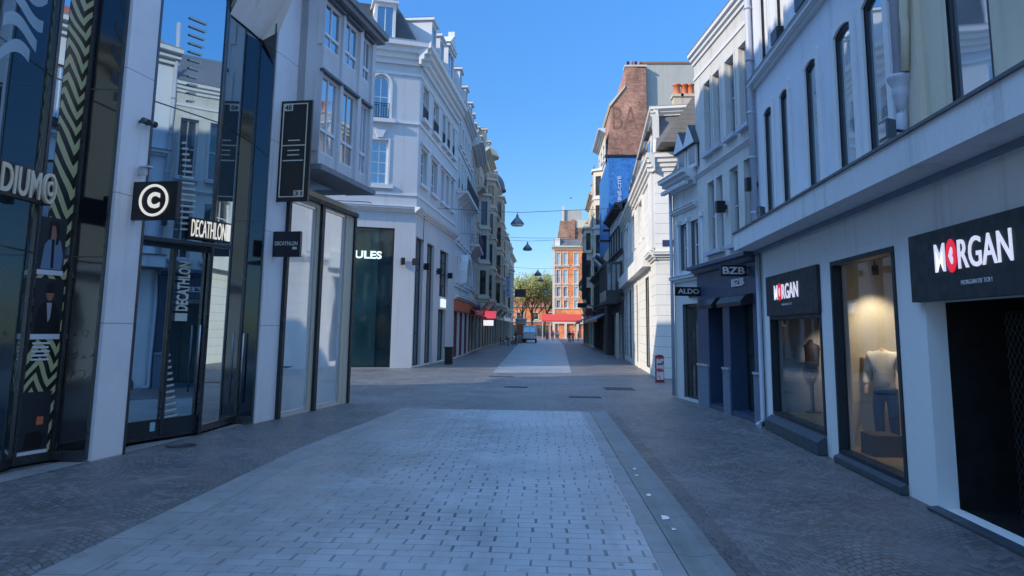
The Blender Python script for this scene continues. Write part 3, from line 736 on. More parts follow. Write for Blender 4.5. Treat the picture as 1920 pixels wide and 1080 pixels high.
M['hair'] = paint('dark_hair', (.03, .02, .015), .7); M['skin'] = paint('skin', (.5, .3, .22), .6)
M['mannequin'] = paint('mannequin_shell', (.50, .38, .30), .4); M['knit'] = paint('cream_knit', (.62, .58, .50), .9); M['denim'] = paint('blue_denim', (.03, .07, .16), .85)
M['dark_cloth'] = paint('dark_cloth', (.03, .03, .04), .9); M['pink_cloth'] = paint('pink_cloth', (.55, .2, .22), .9); M['grey_cloth'] = paint('grey_cloth', (.2, .2, .22), .9); M['tan_leather'] = paint('tan_leather', (.30, .20, .12), .5)
M['brown_box'] = paint('brown_display_plinth', (.10, .065, .05), .6)
du, dz = FM.at(1664, 800, -.75)
mp = FM.P(du, -.75, w2[2] + .041)
q = figure('mannequin', mp, math.pi + .9, 1.74, 'headless mannequin in cream jacket and jeans inside the taller lit window', 'mannequin', cols=('mannequin', 'knit', 'denim'), head=False)
b = MB(); c = Vector(mp); b.box(FM, du - .40, du - .20, -.78, -.52, mp[2] + 1.02, mp[2] + 1.38); b.build('shoulder_bag', M['tan_leather'], q, bevel=.03)
b = MB(); b.box(FM, du + .12, du + .62, -.7, -.3, w2[2] + .041, .46)
tag(b.build('display_plinth', M['brown_box'], loc=FM.P(du, -.75, 0), bevel=.01), 'dark brown display block beside the feet of the jeans-wearing mannequin', 'plinth')
du1 = FM.at(1522, 680, -.8)[0]; zz = FM.at(1522, 692, -.8)[1]
rt_ = thing('display_bust', FM.P(du1, -.8, .35), 'dressed bust with a cream backpack inside the smaller farther window', 'mannequin')
b = MB(); cpt = FM.P(du1, -.8, 0)
b.lathe(cpt, [(.02, .36), (.02, zz - .02)], 8); b.lathe(cpt, [(.16, .34), (.16, .36)], 14); b.build('stand', M['black'], rt_)
b = MB(); b.lathe(cpt, [(.10, zz), (.14, zz + .1), (.13, zz + .22), (.17, zz + .40), (.15, zz + .47), (.05, zz + .52), (.045, zz + .58), (.01, zz + .59)], 14); b.build('torso', M['dark_cloth'], rt_)
b = MB(); b.box(FM, du1 - .16, du1 + .08, -.66, -.52, zz + .12, zz + .45); b.build('backpack', M['knit'], rt_, bevel=.05)
b = MB(); b.box(FM, w1[1] - 1.35, w1[1] - .1, -1.2, -.5, w1[2] + .3, w1[2] + .75, 0); b.box(FM, w1[1] - 1.3, w1[1] - .15, -1.15, -.55, w1[2] + .041, w1[2] + .299, 1)
tag(b.build('display_table', [M['brown_box'], M['wood']], loc=FM.P(w1[1], -.8, 0)), 'dark brown display bench low in the farther clothes window', 'bench')
# the warm spotlight of the display
def spot(u, v, z, tu, tv, tz, en, label, ang=50):
    p = Vector(FM.P(u, v, z)); t = Vector(FM.P(tu, tv, tz))
    rr = thing('spotlight', p, label, 'lamp', 'display window spotlights')
    b = MB(); d = (t - p).normalized(); b.tube([p - d * .14, p - d * .01], [.045, .055], 0, 12); b.tube([p - d * .1, Vector((p.x, p.y, z + .2))], .012, 0, 6); b.build('housing', M['black'], rr)
    b = MB(); b.tube([p - d * .009, p - d * .005], .042, 0, 12); b.build('lamp_face', M['lamp_warm'], rr)
    l = bpy.data.lights.new('display_spot', 'SPOT'); l.energy = en; l.color = (1, .72, .46); l.spot_size = R(ang); l.spot_blend = .8; l.shadow_soft_size = .04
    lo = bpy.data.objects.new('display_spot', l); COL.objects.link(lo); lo.parent = rr; lo.location = d * .02; lo.rotation_euler = (-d).to_track_quat('Z', 'Y').to_euler()
M['lamp_warm'] = emis('warm_lamp_face', (1, .72, .4), 4)
um = FM.at(1636, 510, -.62)[0]
spot(um + .1, -.62, 2.80, w1[1] + .1, -.85, 1.7, 50, 'left warm spotlight at the top of the tall display window', 75)
spot(um + .55, -.75, 2.86, um + .3, -1.3, 1.0, 42, 'right warm spotlight beside the other in the tall display window', 80)
spot(w1[0] + .6, -.8, 2.1, w1[0] - .2, -1.3, 1.2, 26, 'small spotlight high in the farther display window', 80)

# ---------------------------------------------------------------- navy shopfront building
FB = Fac((4.23, 20.4), (XM(16.02), 16.02)); LB = FB.L
rootB = thing('navy_shopfront_building', (*FB.p, 0), 'pale building with tall plain windows above a navy blue shopfront', 'building')
TB = 9.35; zl0_, zl1_ = FB.at(1413, 420)[1], FB.at(1397, 275)[1]; zh0_, zh1_ = FB.at(1407, 214)[1], FB.at(1389, 55)[1]
lo_, hi_ = [], []
for xa, xb in ((1327.5, 1340), (1344, 1356), (1369.6, 1386), (1397, 1413)):
    u0 = FB.at(xa, 400)[0]; u1 = FB.at(xb, 400)[0]; lo_.append((u0, u1, 3.95, 5.75))
for xa, xb in ((1321.5, 1333), (1338.5, 1351), (1362, 1379), (1389, 1406)):
    u0 = FB.at(xa, 190)[0]; u1 = FB.at(xb, 190)[0]; hi_.append((u0, u1, 6.55, 8.45))
b = MB(); wall(b, FB, 0, LB, 3.62, TB, lo_ + hi_, .16, 0)
for q in lo_ + hi_: b.box(FB, q[0] - .08, q[1] + .08, .002, .12, q[2] - .12, q[2] - .02, 2)
for q in hi_: surround(b, FB, q[0], q[1], q[2], q[3], .07, .025, 0)
add_cornice(b, FB, 0, LB, 6.05, .07, .05, 1, 2); add_cornice(b, FB, -.06, LB, TB - .05, .34, .17, 1, 3); b.box(FB, 0, LB, 0, .03, TB - .5, TB - .42, 1)
b.build('upper_wall', [M['white_two'], M['trim'], M['pipe']], rootB)
for q in lo_ + hi_: window(rootB, FB, q[0] + .002, q[1] - .002, q[2], q[3] - .002, -.1, .055, 1, 1, 0, 'alu', 'glass_far')
b = MB(); b.box(FB, 0, LB, -9, -.5, 3.6, TB); b.box(FB, 0, LB, -9, -2.2, 0, 3.599); b.build('building_body', M['white_two'], rootB)
b = MB(); b.prism(FB, [(.1, TB + .33), (-4.5, TB + 2.8), (-9, TB + .3)], 0, LB); b.build('roof', M['slate_grey'], rootB)
# shopfront: returns, fascia, cornice, plinth
d1 = (FB.at(1334, 650)[0], FB.at(1361, 650)[0], .12, 2.62); d2 = (FB.at(1374, 650)[0], FB.at(1419, 650)[0], .12, 2.62)
b = MB(); wall(b, FB, 0, LB, 0, 3.4, [d1, d2], .5, 0, 0, .06); b.build('shopfront', M['navy'], rootB)
b = MB(); b.prism(FB, [(.06, 3.4), (.16, 3.42), (.22, 3.5), (.36, 3.52), (.36, 3.6), (.0, 3.66)], -.02, LB); b.build('shopfront_cornice', M['navy_trim'], rootB)
for a_, c_ in ((0.0, d1[0]), (d1[1], d2[0]), (d2[1], LB)):
    b = MB(); b.box(FB, a_ + .004, c_ - .004, .062, .10, 0, 1.02, 0); b.box(FB, a_ + .003, c_ - .003, .062, .125, 1.02, 1.07, 1)
    b.build('plinth', [M['plinth_grey'], M['alu']], rootB)
for q in (d1, d2):
    window(rootB, FB, q[0] + .003, q[1] - .003, q[2], q[3] - .003, -.32, .07, 2, 1, 0, 'black', 'green_glass', name='shop_door')
    b = MB(); b.prism(FB, [(.06, 2.50), (.34, 2.46), (.36, 2.55), (.24, 2.70), (.06, 2.74)], q[0] - .05, q[1] + .05); b.build('awning', M['black'], rootB, bevel=.01)
    b = MB(); b.box(FB, q[0], q[1], -.4, .05, 0.002, .11); b.build('door_step', M['ledge'], rootB)
pz = FB.at(1383, 523, .07)
rt_ = thing('shop_sign', FB.P(pz[0], .07, 3.0), 'white raised fashion shop initials on the navy fascia', 'sign')
letters('BZB', FB, FB.at(1373, 520, .07)[0], FB.at(1396, 520, .07)[0], 2.93, 3.10, .062, .04, M['white_print'], rt_, .02)
def proj_sign(F_, px, py, wd, ht, v0, mat, words, lm, label, group='projecting shop signs', dz=0, loc_lift=0, font_off=.02, fr=None, both=True, u=None, thick=.07):
    """a board standing out of the wall so that its faces look up and down the street"""
    uu, z = F_.at(px, py, v0 + wd / 2) if u is None else (u, F_.at(px, py, v0 + wd / 2)[1])
    o = thing('projecting_sign', F_.P(uu, 0, z), label, 'sign', group)
    right = F_.d.y < 0   # right-hand side of the street
    a = F_.P(uu - thick / 2 if right else uu - thick / 2, v0 + wd, 0); c = F_.P(uu - thick / 2, v0, 0)
    # the face turned towards the viewer
    if right:
        S = Fac(F_.P(uu + thick / 2, v0 + wd, 0)[:2], F_.P(uu + thick / 2, v0, 0)[:2])
    else:
        S = Fac(F_.P(uu - thick / 2, v0, 0)[:2], F_.P(uu - thick / 2, v0 + wd, 0)[:2])
    b = MB(); b.box(S, 0, wd, -thick, 0, z - ht / 2, z + ht / 2); b.build('board', mat, o, bevel=.006)
    b = MB(); b.tube([F_.P(uu, 0, z + ht * .3), F_.P(uu, v0 + .02, z + ht * .3)], .018, 0, 6); b.tube([F_.P(uu, 0, z - ht * .3), F_.P(uu, v0 + .02, z - ht * .3)], .018, 0, 6); b.build('bracket', M['black'], o)
    for (s, a0, a1, b0, b1) in words:
        letters(s, S, wd * a0, wd * a1, z - ht / 2 + ht * b0, z - ht / 2 + ht * b1, .0015, .012, lm, o, font_off)
    return o, S, z
u_s = FB.at(1408, 506, .0)[0]
proj_sign(FB, 1382, 506, .58, .25, .1, M['black'], [('BZB', .08, .92, .2, .82)], M['white_print'], 'black projecting board with three white initials above the navy shopfront', u=FB.at(1407, 500)[0])
def wall_lamp(F_, px, py, label, s=.09):
    u, z = F_.at(px, py, .14); b = MB(); b.box(F_, u - s * .7, u + s * .7, .05, .05 + s * 2, z - s * 1.3, z + s * 1.3); b.box(F_, u - .03, u + .03, 0.0, .05, z - .05, z + .05)
    tag(b.build('wall_lamp', M['black'], loc=F_.P(u, 0, z), bevel=.008), label, 'wall lamp', 'black wall lamps')
wall_lamp(FB, 1409, 346, 'black wall lamp beside the grey pipe between pale buildings', .11); wall_lamp(FB, 1352, 388, 'black wall lamp between the plain windows over the navy shopfront', .11)

# ---------------------------------------------------------------- low dormered shoe shop
FA = Fac(gnd(1268, 745), (4.23, 20.42)); LA = FA.L
rootA = thing('shoe_shop_building', (*FA.p, 0), 'low white building with two pointed dormers over a shoe shop', 'building')
oa = (FA.at(1282, 680)[0], LA - .1, .08, 2.66); ou = [(FA.at(1277, 480)[0], FA.at(1291, 480)[0], 3.62, 4.95), (FA.at(1297, 480)[0], FA.at(1319, 480)[0], 3.62, 4.95)]
b = MB(); wall(b, FA, 0, LA, 0, 6.2, [oa] + ou, .2, 0, 2)
add_cornice(b, FA, -.05, LA, 3.3, .16, .14, 1, 2)
for uu in (ou[0][0] - .12, (ou[0][1] + ou[1][0]) / 2 - .06, ou[1][1] + .02): b.box(FA, uu, uu + .12, .002, .07, 3.5, 5.0, 1); b.box(FA, uu - .03, uu + .15, .002, .11, 4.95, 5.08, 1)
add_cornice(b, FA, 0, LA, 5.3, .12, .1, 1, 2); add_cornice(b, FA, -.1, LA, 5.95, .42, .42, 1, 4)
nd_ = 14
for i in range(nd_): b.box(FA, -.15 + i * (LA + .1) / nd_, -.15 + i * (LA + .1) / nd_ + .09, .2, .32, 5.95, 6.05, 1)
b.build('front_wall', [M['white_two'], M['trim'], M['slate_grey']], rootA)
b = MB(); b.box(FA, 0, LA, -7, -.6, 2.75, 6.4); b.box(FA, 0, LA, -7, -2, 0, 2.749); b.build('building_body', M['white_two'], rootA)
window(rootA, FA, oa[0] + .003, oa[1] - .003, oa[2], oa[3] - .003, -.1, .07, 3, 0, 0, 'steel_dark', 'glass_far', name='shop_window')
for q in ou: window(rootA, FA, q[0] + .003, q[1] - .003, q[2], q[3] - .003, -.1, .05, 0, 1, 0, 'pvc', 'glass_far')
b = MB(); b.prism(FA, [(.1, 6.41), (-.5, 7.6), (-3.6, 9.0), (-7, 6.4)], -.1, LA); b.build('roof', M['tile_brown'], rootA)
zd0 = 6.38
for xa, zt_ in ((1281, 8.0), (1300, 8.0)):
    uc = FA.at(xa, 300, .05)[0]; hw = .36
    b = MB(); b.box(FA, uc - hw, uc + hw, -1.2, .1, zd0, 7.0, 0); b.box(FA, uc + hw + .001, uc + hw + .03, -1.2, .06, zd0, 7.0, 1); b.face(FA, [(uc - hw - .1, 7.001), (uc + hw + .1, 7.001), (uc, 7.62)], -1.6, .18, 1)
    o = b.build('dormer', [M['white_two'], M['slate']], rootA)
    b = MB(); b.face(FA, [(uc - hw - .05, 7.03), (uc + hw + .05, 7.03), (uc, 7.56)], .181, .2); b.build('gable_board', M['trim'], o)
    b = MB(); b.box(FA, uc - hw + .12, uc + hw - .12, -.0, .102, zd0 + .12, 6.92); b.build('pane', M['glass'], o)
b = MB(); b.tube([FA.P(.04, .08, 6.0), FA.P(.04, .08, .05)], .05, 0, 10); b.build('corner_downpipe', M['pipe'], rootA)
proj_sign(FA, 1294, 546, .72, .24, .05, M['black'], [('ALDO', .1, .9, .25, .8)], M['white_print'], 'black projecting board with white shoe shop name', u=FA.at(1319, 540)[0] - .05)
rt_ = thing('shop_sign', FA.P(1.2, 0, 2.9), 'dull metal shoe shop lettering fixed on the white wall over the window', 'sign')
letters('ALDO', FA, FA.at(1295, 565)[0], FA.at(1318, 565)[0], 2.82, 3.08, .002, .06, M['steel_dark'], rt_, .0)

# ---------------------------------------------------------------- white banded stone corner building
c0 = gnd(1233, 710); c1 = gnd(1171, 673)
FS = Fac(c1, c0); LS = FS.L
FSf = Fac(c0, (c0[0] + 8, c0[1] - 1.6))
rootS = thing('corner_stone_building', (*c0, 0), 'white banded stone corner building with a grey mansard roof', 'building')
ZS = FSf.at(1232, 300)[1]
sh = []
for xa, xb, yb in ((1181, 1186, 640), (1194, 1198, 640), (1211, 1220, 650)):
    sh.append((FS.at(xa, 640)[0], FS.at(xb, 640)[0], .25, 4.35))
fl1 = []; 
for xa, xb in ((1176, 1180), (1187, 1192), (1200, 1206.5)):
    fl1.append((FS.at(xa, 430)[0], FS.at(xb, 430)[0], 6.35, 8.3))
for k in range(int(sh[0][0] // 1.8)): sh.append((k * 1.8 + .4, k * 1.8 + 1.4, .25, 4.35))
b = MB(); wall(b, FS, 0, LS, 0, ZS, sh + fl1, .3, 0)
b.poly([FSf.P(0, 0, 0), FSf.P(8, 0, 0), FSf.P(8, 0, ZS), FSf.P(0, 0, ZS)], 0)
zc_ = FSf.at(1240, 482)[1]
add_cornice(b, FS, 0, LS + .1, zc_ - .1, .3, .28, 1, 3); add_cornice(b, FSf, -.1, 8, zc_ - .1, .3, .24, 1, 3)
add_cornice(b, FS, 0, LS + .3, ZS - .5, .75, .34, 1, 4); add_cornice(b, FSf, -.3, 8, ZS - .5, .75, .3, 1, 4)
for q in fl1: surround(b, FS, q[0], q[1], q[2], q[3], .2, .08, 1, 0, True)
for u_ in (LS - 1.2, LS - .35): b.box(FS, u_ - .3, u_ + .3, .002, .14, zc_ + .4, ZS - .5, 1)
b.box(FS, 0, LS - 2, .002, .35, 4.7, 5.4, 1)
for q in sh[:3]: b.box(FS, q[1] + .05, q[1] + .35, .002, .05, 0, 4.5, 1)
b.build('wall', [M['stone_white'], M['stone_trim']], rootS)
b = MB(); b.plan([FS.P(0, -.5, 0)[:2], FS.P(LS - .02, -.5, 0)[:2], FSf.P(.5, -.02, 0)[:2], FSf.P(8, -.02, 0)[:2], FSf.P(8, -10, 0)[:2], FS.P(0, -8, 0)[:2]], 0.01, ZS); b.build('building_body', M['stone_white'], rootS)
for q in sh: window(rootS, FS, q[0] + .003, q[1] - .003, q[2], q[3] - .003, -.03, .07, 1, 1, 0, 'black', 'glass_far', name='shop_window')
for q in fl1: window(rootS, FS, q[0] + .003, q[1] - .003, q[2], q[3] - .003, -.08, .07, 1, 1, 0, 'pvc', 'glass_far')
# mansard
zr0 = ZS + .26; zr1 = FSf.at(1240, 216, -.6)[1]
A0 = Vector(FS.P(0, -.3, 0)[:2]); A1 = Vector(FSf.P(.05, -.12, 0)[:2]); A2 = Vector(FSf.P(7.8, -.3, 0)[:2]); A3 = Vector(FSf.P(7.8, -9, 0)[:2])
b = MB(); q0 = Vector(FS.P(.5, -.7, 0)[:2]); q1 = Vector(FSf.P(.15, -.5, 0)[:2]); q2 = Vector(FSf.P(7.8, -.6, 0)[:2]); q3 = A3
for (p, q, pp, qq) in ((A0, A1, q0, q1), (A1, A2, q1, q2), (A2, A3, q2, q3), (A3, A0, q3, q0)):
    b.poly([(*p, zr0), (*q, zr0), (*qq, zr1), (*pp, zr1)])
b.poly([(*q0, zr1), (*q1, zr1), (*q2, zr1), (*q3, zr1)]); b.build('mansard_roof', M['slate_grey'], rootS)
b = MB(); FSm = Fac(q1, q2); add_cornice(b, FSm, -.3, 6, zr1 - .08, .38, .35, 0, 3); FSn = Fac(q0, q1); add_cornice(b, FSn, 0, FSn.L + .3, zr1 - .08, .38, .35, 0, 3)
b.prism(FSm, [(-.3, zr0 - .1), (.25, zr0 - .1), (.2, zr0 + .7), (.45, zr1 - .1), (-.3, zr1 - .1)], -.22, .06); b.build('roof_cornice', M['stone_trim'], rootS)
YR = 29.6; rp = [atY(x_, y_, YR) for x_, y_ in ((1240, 266), (1310, 266), (1310, 180), (1299, 181))]; GR = Fac((0, YR), (1, YR)); b = MB(); b.face(GR, rp, -7, 0); b.build('side_roof', M['tile_brown'], rootS)
# street dormer
for u_ in (LS - 3.4, LS - 7.5):
    b = MB(); b.box(FS, u_ - .7, u_ + .7, -2.2, -.15, zr0 - .2, zr1 - .2, 0); b.prism(FS, [(.05, zr1 - .2), (-.5, zr1 + .35), (-2.3, zr1 + .3), (-2.3, zr1 - .2)], u_ - .85, u_ + .85, 1)
    o = b.build('dormer', [M['stone_trim'], M['slate']], rootS); b = MB(); b.box(FS, u_ - .45, u_ + .45, -.149, -.11, zr0 + .1, zr1 - .5); b.build('pane', M['glass'], o)
def chimney(root, x, y, z0, z1, wx, wy, mat, pots, ph=.9):
    b = MB(); b.box(WF, x - wx / 2, x + wx / 2, -y - wy / 2, -y + wy / 2, z0, z1); b.box(WF, x - wx / 2 - .06, x + wx / 2 + .06, -y - wy / 2 - .06, -y + wy / 2 + .06, z1 + .001, z1 + .12)
    o = b.build('chimney', mat, root)
    for i in range(pots):
        px_ = x - wx / 2 + wx * (i + .5) / pots; b = MB(); b.lathe((px_, y, z1 + .121), [(.2, 0), (.16, .08), (.14, ph * .85), (.18, ph * .88), (.18, ph), (.12, ph)], 12); b.build('chimney_pot', M['terracotta'], o)
xx, zz_ = atY(1270, 183, 31.8); x2, z2 = atY(1290, 183, 31.8)
chimney(rootS, xx, 31.9, zr1 - .5, zz_, .36, .5, M['sand'], 1, .5); chimney(rootS, x2, 31.9, zr1 - .5, z2, .55, .5, M['sand'], 2, .5)
M['blue_plate'] = paint('blue_street_plate', (.02, .03, .10), .4)
su0, sz = FSf.at(1242, 456); su1, _ = FSf.at(1263, 456)
rt_ = thing('street_name_plate', FSf.P(su0, 0, sz), 'dark blue enamel street name plate on the white corner building', 'sign')
b = MB(); b.box(FSf, su0, su1 + .15, .002, .03, sz - .13, sz + .13); b.build('plate', M['blue_plate'], rt_)
# small street post box with a red side and a mottled red-and-white front
hx, hy = gnd(1237, 717)
n = NT('red_white_mottle'); f_ = n.ramp(n.noise(6.5, detail=4, rough=.6), .43, .49); M['mottle'] = n.done(n.bsdf(n.mix(f_, (.42, .06, .06), (.62, .56, .56)), .5))
rt_ = thing('street_cabinet', (hx, hy, 0), 'slim red street cabinet with a mottled red-and-white front at the white stone corner', 'street cabinet')
b = MB(); b.box(WF, hx - .15, hx + .15, -hy - .13, -hy + .13, .04, .92); b.prism(Fac((hx + .15, hy - .13), (hx + .15, hy + .13)), [(0, .921), (0, .97), (-.08, 1.02), (-.22, 1.02), (-.30, .97), (-.30, .921)], 0, .26); b.box(WF, hx - .17, hx + .17, -hy - .15, -hy + .15, 0.002, .039)
b.build('cabinet_body', M['maroon_red'] if 'maroon_red' in M else M.setdefault('maroon_red', paint('dull_red', (.30, .03, .04), .5)), rt_, bevel=.012)
b = MB(); b.box(WF, hx - .13, hx + .13, -hy + .131, -hy + .142, .10, .88); b.build('front_panel', M['mottle'], rt_)
b = MB(); b.box(WF, hx - .09, hx + .09, -hy + .143, -hy + .152, .66, .70); b.build('slot', M['black'], rt_)
# ================================================================ LEFT SIDE, near: folded mirror-glass store
def XL(y): return -6.15 + .15 * (y - 11.1)
FL = Fac((XL(-4), -4), (XL(19.24), 19.24)); LL = FL.L
rootG = thing('glass_store_building', (*FL.P(0, 0, 0)[:2], 0), 'tall shop building of folded dark mirror glass between pale pillars, nearest on the left', 'building')
HG = 12.5
up0_ = FL.at(171, 866)[0]; up1_ = FL.at(229, 852)[0]; up2_ = FL.at(479, 797, .02)[0]; up3_ = FL.at(522, 782)[0]
def fold(px, py, v): return (FL.at(px, py, v)[0], v)
E1 = fold(20, 870, -.62); E2 = fold(95, 866, -.52); E3 = (up0_ - .03, -.05)
A_ = (up1_ + .02, -.62); B_ = fold(372, 811, -.14); C_ = fold(441, 797, -.36); D_ = (up2_ - .02, -.03)
E0 = (E1[0] - 1.5, -.05); Em = (E0[0] - 1.6, -.6); En = (Em[0] - 1.6, -.1); Eo = (0, -.6)
zj = (2.85, 5.35, 8.9)
def panel(p, q, z0, z1, mat, name='glass_panel', fr=True, joints=zj, fm='steel_dark', slant=0, fwid=.05):
    S = FL.sub(p[0], p[1], q[0], q[1]); g = MB()
    zs = [z0] + [z for z in joints if z0 < z < z1] + [z1]
    for a, c in zip(zs, zs[1:]): g.box(S, .012, S.L - .012, -.03, 0, a + .012, c - .012)
    o = g.build(name, mat, rootG)
    f = MB()
    if fr:
        f.box(S, 0, fwid, -.06, .025, z0, z1); f.box(S, S.L - fwid, S.L, -.06, .025, z0, z1)
    f.box(S, fwid, S.L - fwid, -.05, .02, z0, z0 + .12)
    for z in zs[1:-1]: f.box(S, fwid, S.L - fwid, -.04, .004, z - .011, z + .011)
    f.build('frame', M[fm], o); return o, S
po, SP2 = panel(E1, E2, .03, HG, M['mirror'])
panel(E2, E3, .03, HG, M['mirror_dark'], fwid=.03); 
o1, SP1 = panel(E0, E1, .03, HG, M['mirror'])
panel(Em, E0, .03, HG, M['mirror_dark']); panel(En, Em, .03, HG, M['mirror']); panel(Eo, En, .03, HG, M['mirror_dark'])
zd = FL.at(300, 458, -.4)[1]
oAB, SAB = panel(A_, B_, .05, HG, M['mirror'], joints=(zd, 5.6, 9.0)); oBC, SBC = panel(B_, C_, .05, HG, M['mirror'], joints=(5.6,)); oCD, SCD = panel(C_, D_, .03, HG, M['mirror_dark'], joints=(4.0,), fwid=.03)
# pillars
def pillar(u0, u1, v0=-.7, v1=.0, name='pillar'):
    b = MB(); b.box(FL, u0, u1, v0, v1, 0, HG + .3); b.build(name, M['pillar'], rootG)
pillar(up0_, up1_); pillar(up2_, up3_)
pillar(E0[0] - 4.6, E0[0] - 3.8)
b = MB(); b.box(FL, up1_ + .001, up1_ + .05, -.3, .01, .0, HG); b.box(FL, up3_ + .001, up3_ + .09, -.3, .0, .0, 5.2); b.build('metal_edge_strip', M['steel_dark'], rootG)
# door pair in the mirror panel: header, stile, handles
b = MB(); b.box(SAB, .05, SAB.L - .05, .005, .05, zd - .05, zd + .03); ud = SAB.at(312, 640)[0]
b.box(SAB, ud - .035, ud + .035, .005, .045, .12, zd - .05); b.box(SAB, .05, SAB.L - .05, .005, .03, .1, .36, 1)
b.box(SAB, SAB.L - .10, SAB.L - .04, .026, .09, .05, zd)
b.build('door_frame', [M['steel_dark'], M['dark']], oAB)
b = MB(); b.tube([SAB.P(SAB.L - .22, .09, .75), SAB.P(SAB.L - .22, .09, 1.9)], .018, 0, 8); b.build('door_handle', M['steel'], oAB); b = MB(); b.tube([SBC.P(SBC.L - .12, .1, .4), SBC.P(SBC.L - .12, .1, 1.75)], .02, 0, 8)
b.build('door_handle', M['steel'], oAB)
# canopy slab over the doors and the slanting crown of the folded glass
b = MB(); q = [SAB.P(0, .03, zd + .06), SAB.P(SAB.L, .03, zd + .06), SAB.P(SAB.L + .1, .42, zd + .02), SAB.P(.3, .22, zd + .02)]
b.hexa([(*p[:2], p[2]) for p in q] + [(*p[:2], p[2] + .06) for p in q]); b.build('door_canopy', M['steel_dark'], rootG)
zc1 = FL.at(435, 25, -.2)[1]
b = MB(); pB = Vector(FL.P(*B_, zc1)); pC = Vector(FL.P(*C_, zc1 + .0)); pD = Vector(FL.P(*D_, zc1 + .1))
t1 = Vector(FL.P(B_[0] + .1, .55, zc1 + 1.5)); t2 = Vector(FL.P(D_[0], .6, zc1 + 1.7)); 
b.poly([pB + Vector((.03, 0, -.1)), t1, pC + Vector((.05, 0, 0))]); b.poly([pC + Vector((.05, 0, 0)), t1, t2]); b.poly([pC + Vector((.05, 0, 0)), t2, pD + Vector((.05, 0, .1))])
b.poly([pB, pC, t1]); b.poly([t1, t2, t1 + Vector((0, 0, 3)), ]);  b.poly([t2, t2 + Vector((0, 0, 3)), t1 + Vector((0, 0, 3))])
b.build('folded_glass_crown', M['stone_trim'], rootG)
# body, plus unseen set-back storeys added and sloped to shade the right-hand facades
b = MB(); b.plan([FL.P(0, -.9, 0)[:2], FL.P(up3_, -.9, 0)[:2], FL.P(up3_, -13, 0)[:2], FL.P(0, -13, 0)[:2]], 0.01, HG); uT = 14.2; b.plan([FL.P(-6, -4, 0)[:2], FL.P(uT, -5, 0)[:2], FL.P(uT, -13, 0)[:2], FL.P(-6, -13, 0)[:2]], HG - .5, 17.6)
b.hexa([FL.P(uT, -5, 9.5), FL.P(LL - .5, -5, 9.5), FL.P(LL - .5, -13, 9.5), FL.P(uT, -13, 9.5), FL.P(uT, -5, 17.5), FL.P(LL - .5, -5, 13.2), FL.P(LL - .5, -13, 13.2), FL.P(uT, -13, 17.5)])
b.build('building_body', M['concrete'], rootG)  # includes the added unseen storeys that shade the right-hand facades
b = MB(); b.box(FL, 0, up3_, -.9, -.0, HG, HG + .3); b.build('parapet', M['concrete'], rootG)

# striped wrap behind the second panel, with posters
def stripem():
    n = NT('zigzag_stripe_wrap'); o = n.sep(); 
    a = n.math('ADD', n.math('MULTIPLY', n.math('ADD', o[1], o[0]), 1.0), n.math('MULTIPLY', n.noise(1.0, detail=1), .5))
    zig = n.math('ABSOLUTE', n.math('SUBTRACT', n.math('FRACT', n.math('MULTIPLY', a, 1.6)), .5))
    s_ = n.math('FRACT', n.math('MULTIPLY', n.math('ADD', n.math('ADD', o[2], n.math('MULTIPLY', zig, .75)), n.math('MULTIPLY', n.noise(.7, detail=1), .5)), 4.0))
    f = n.math('GREATER_THAN', s_, .5)
    col = n.mix(f, (.012, .016, .016), (.40, .42, .23))
    return n.done(n.bsdf(col, .25, spec=.6))
M['stripes'] = stripem()
S = SP2
def wrapblock(z0, z1, u0=.04, u1=None):
    b = MB(); b.box(S, u0, (u1 or S.L - .04), .003, .008, z0, z1); b.build('stripe_wrap', M['stripes'], po)
wrapblock(2.98, 12.3, S.L * .28, S.L - .05); wrapblock(.15, 2.8)
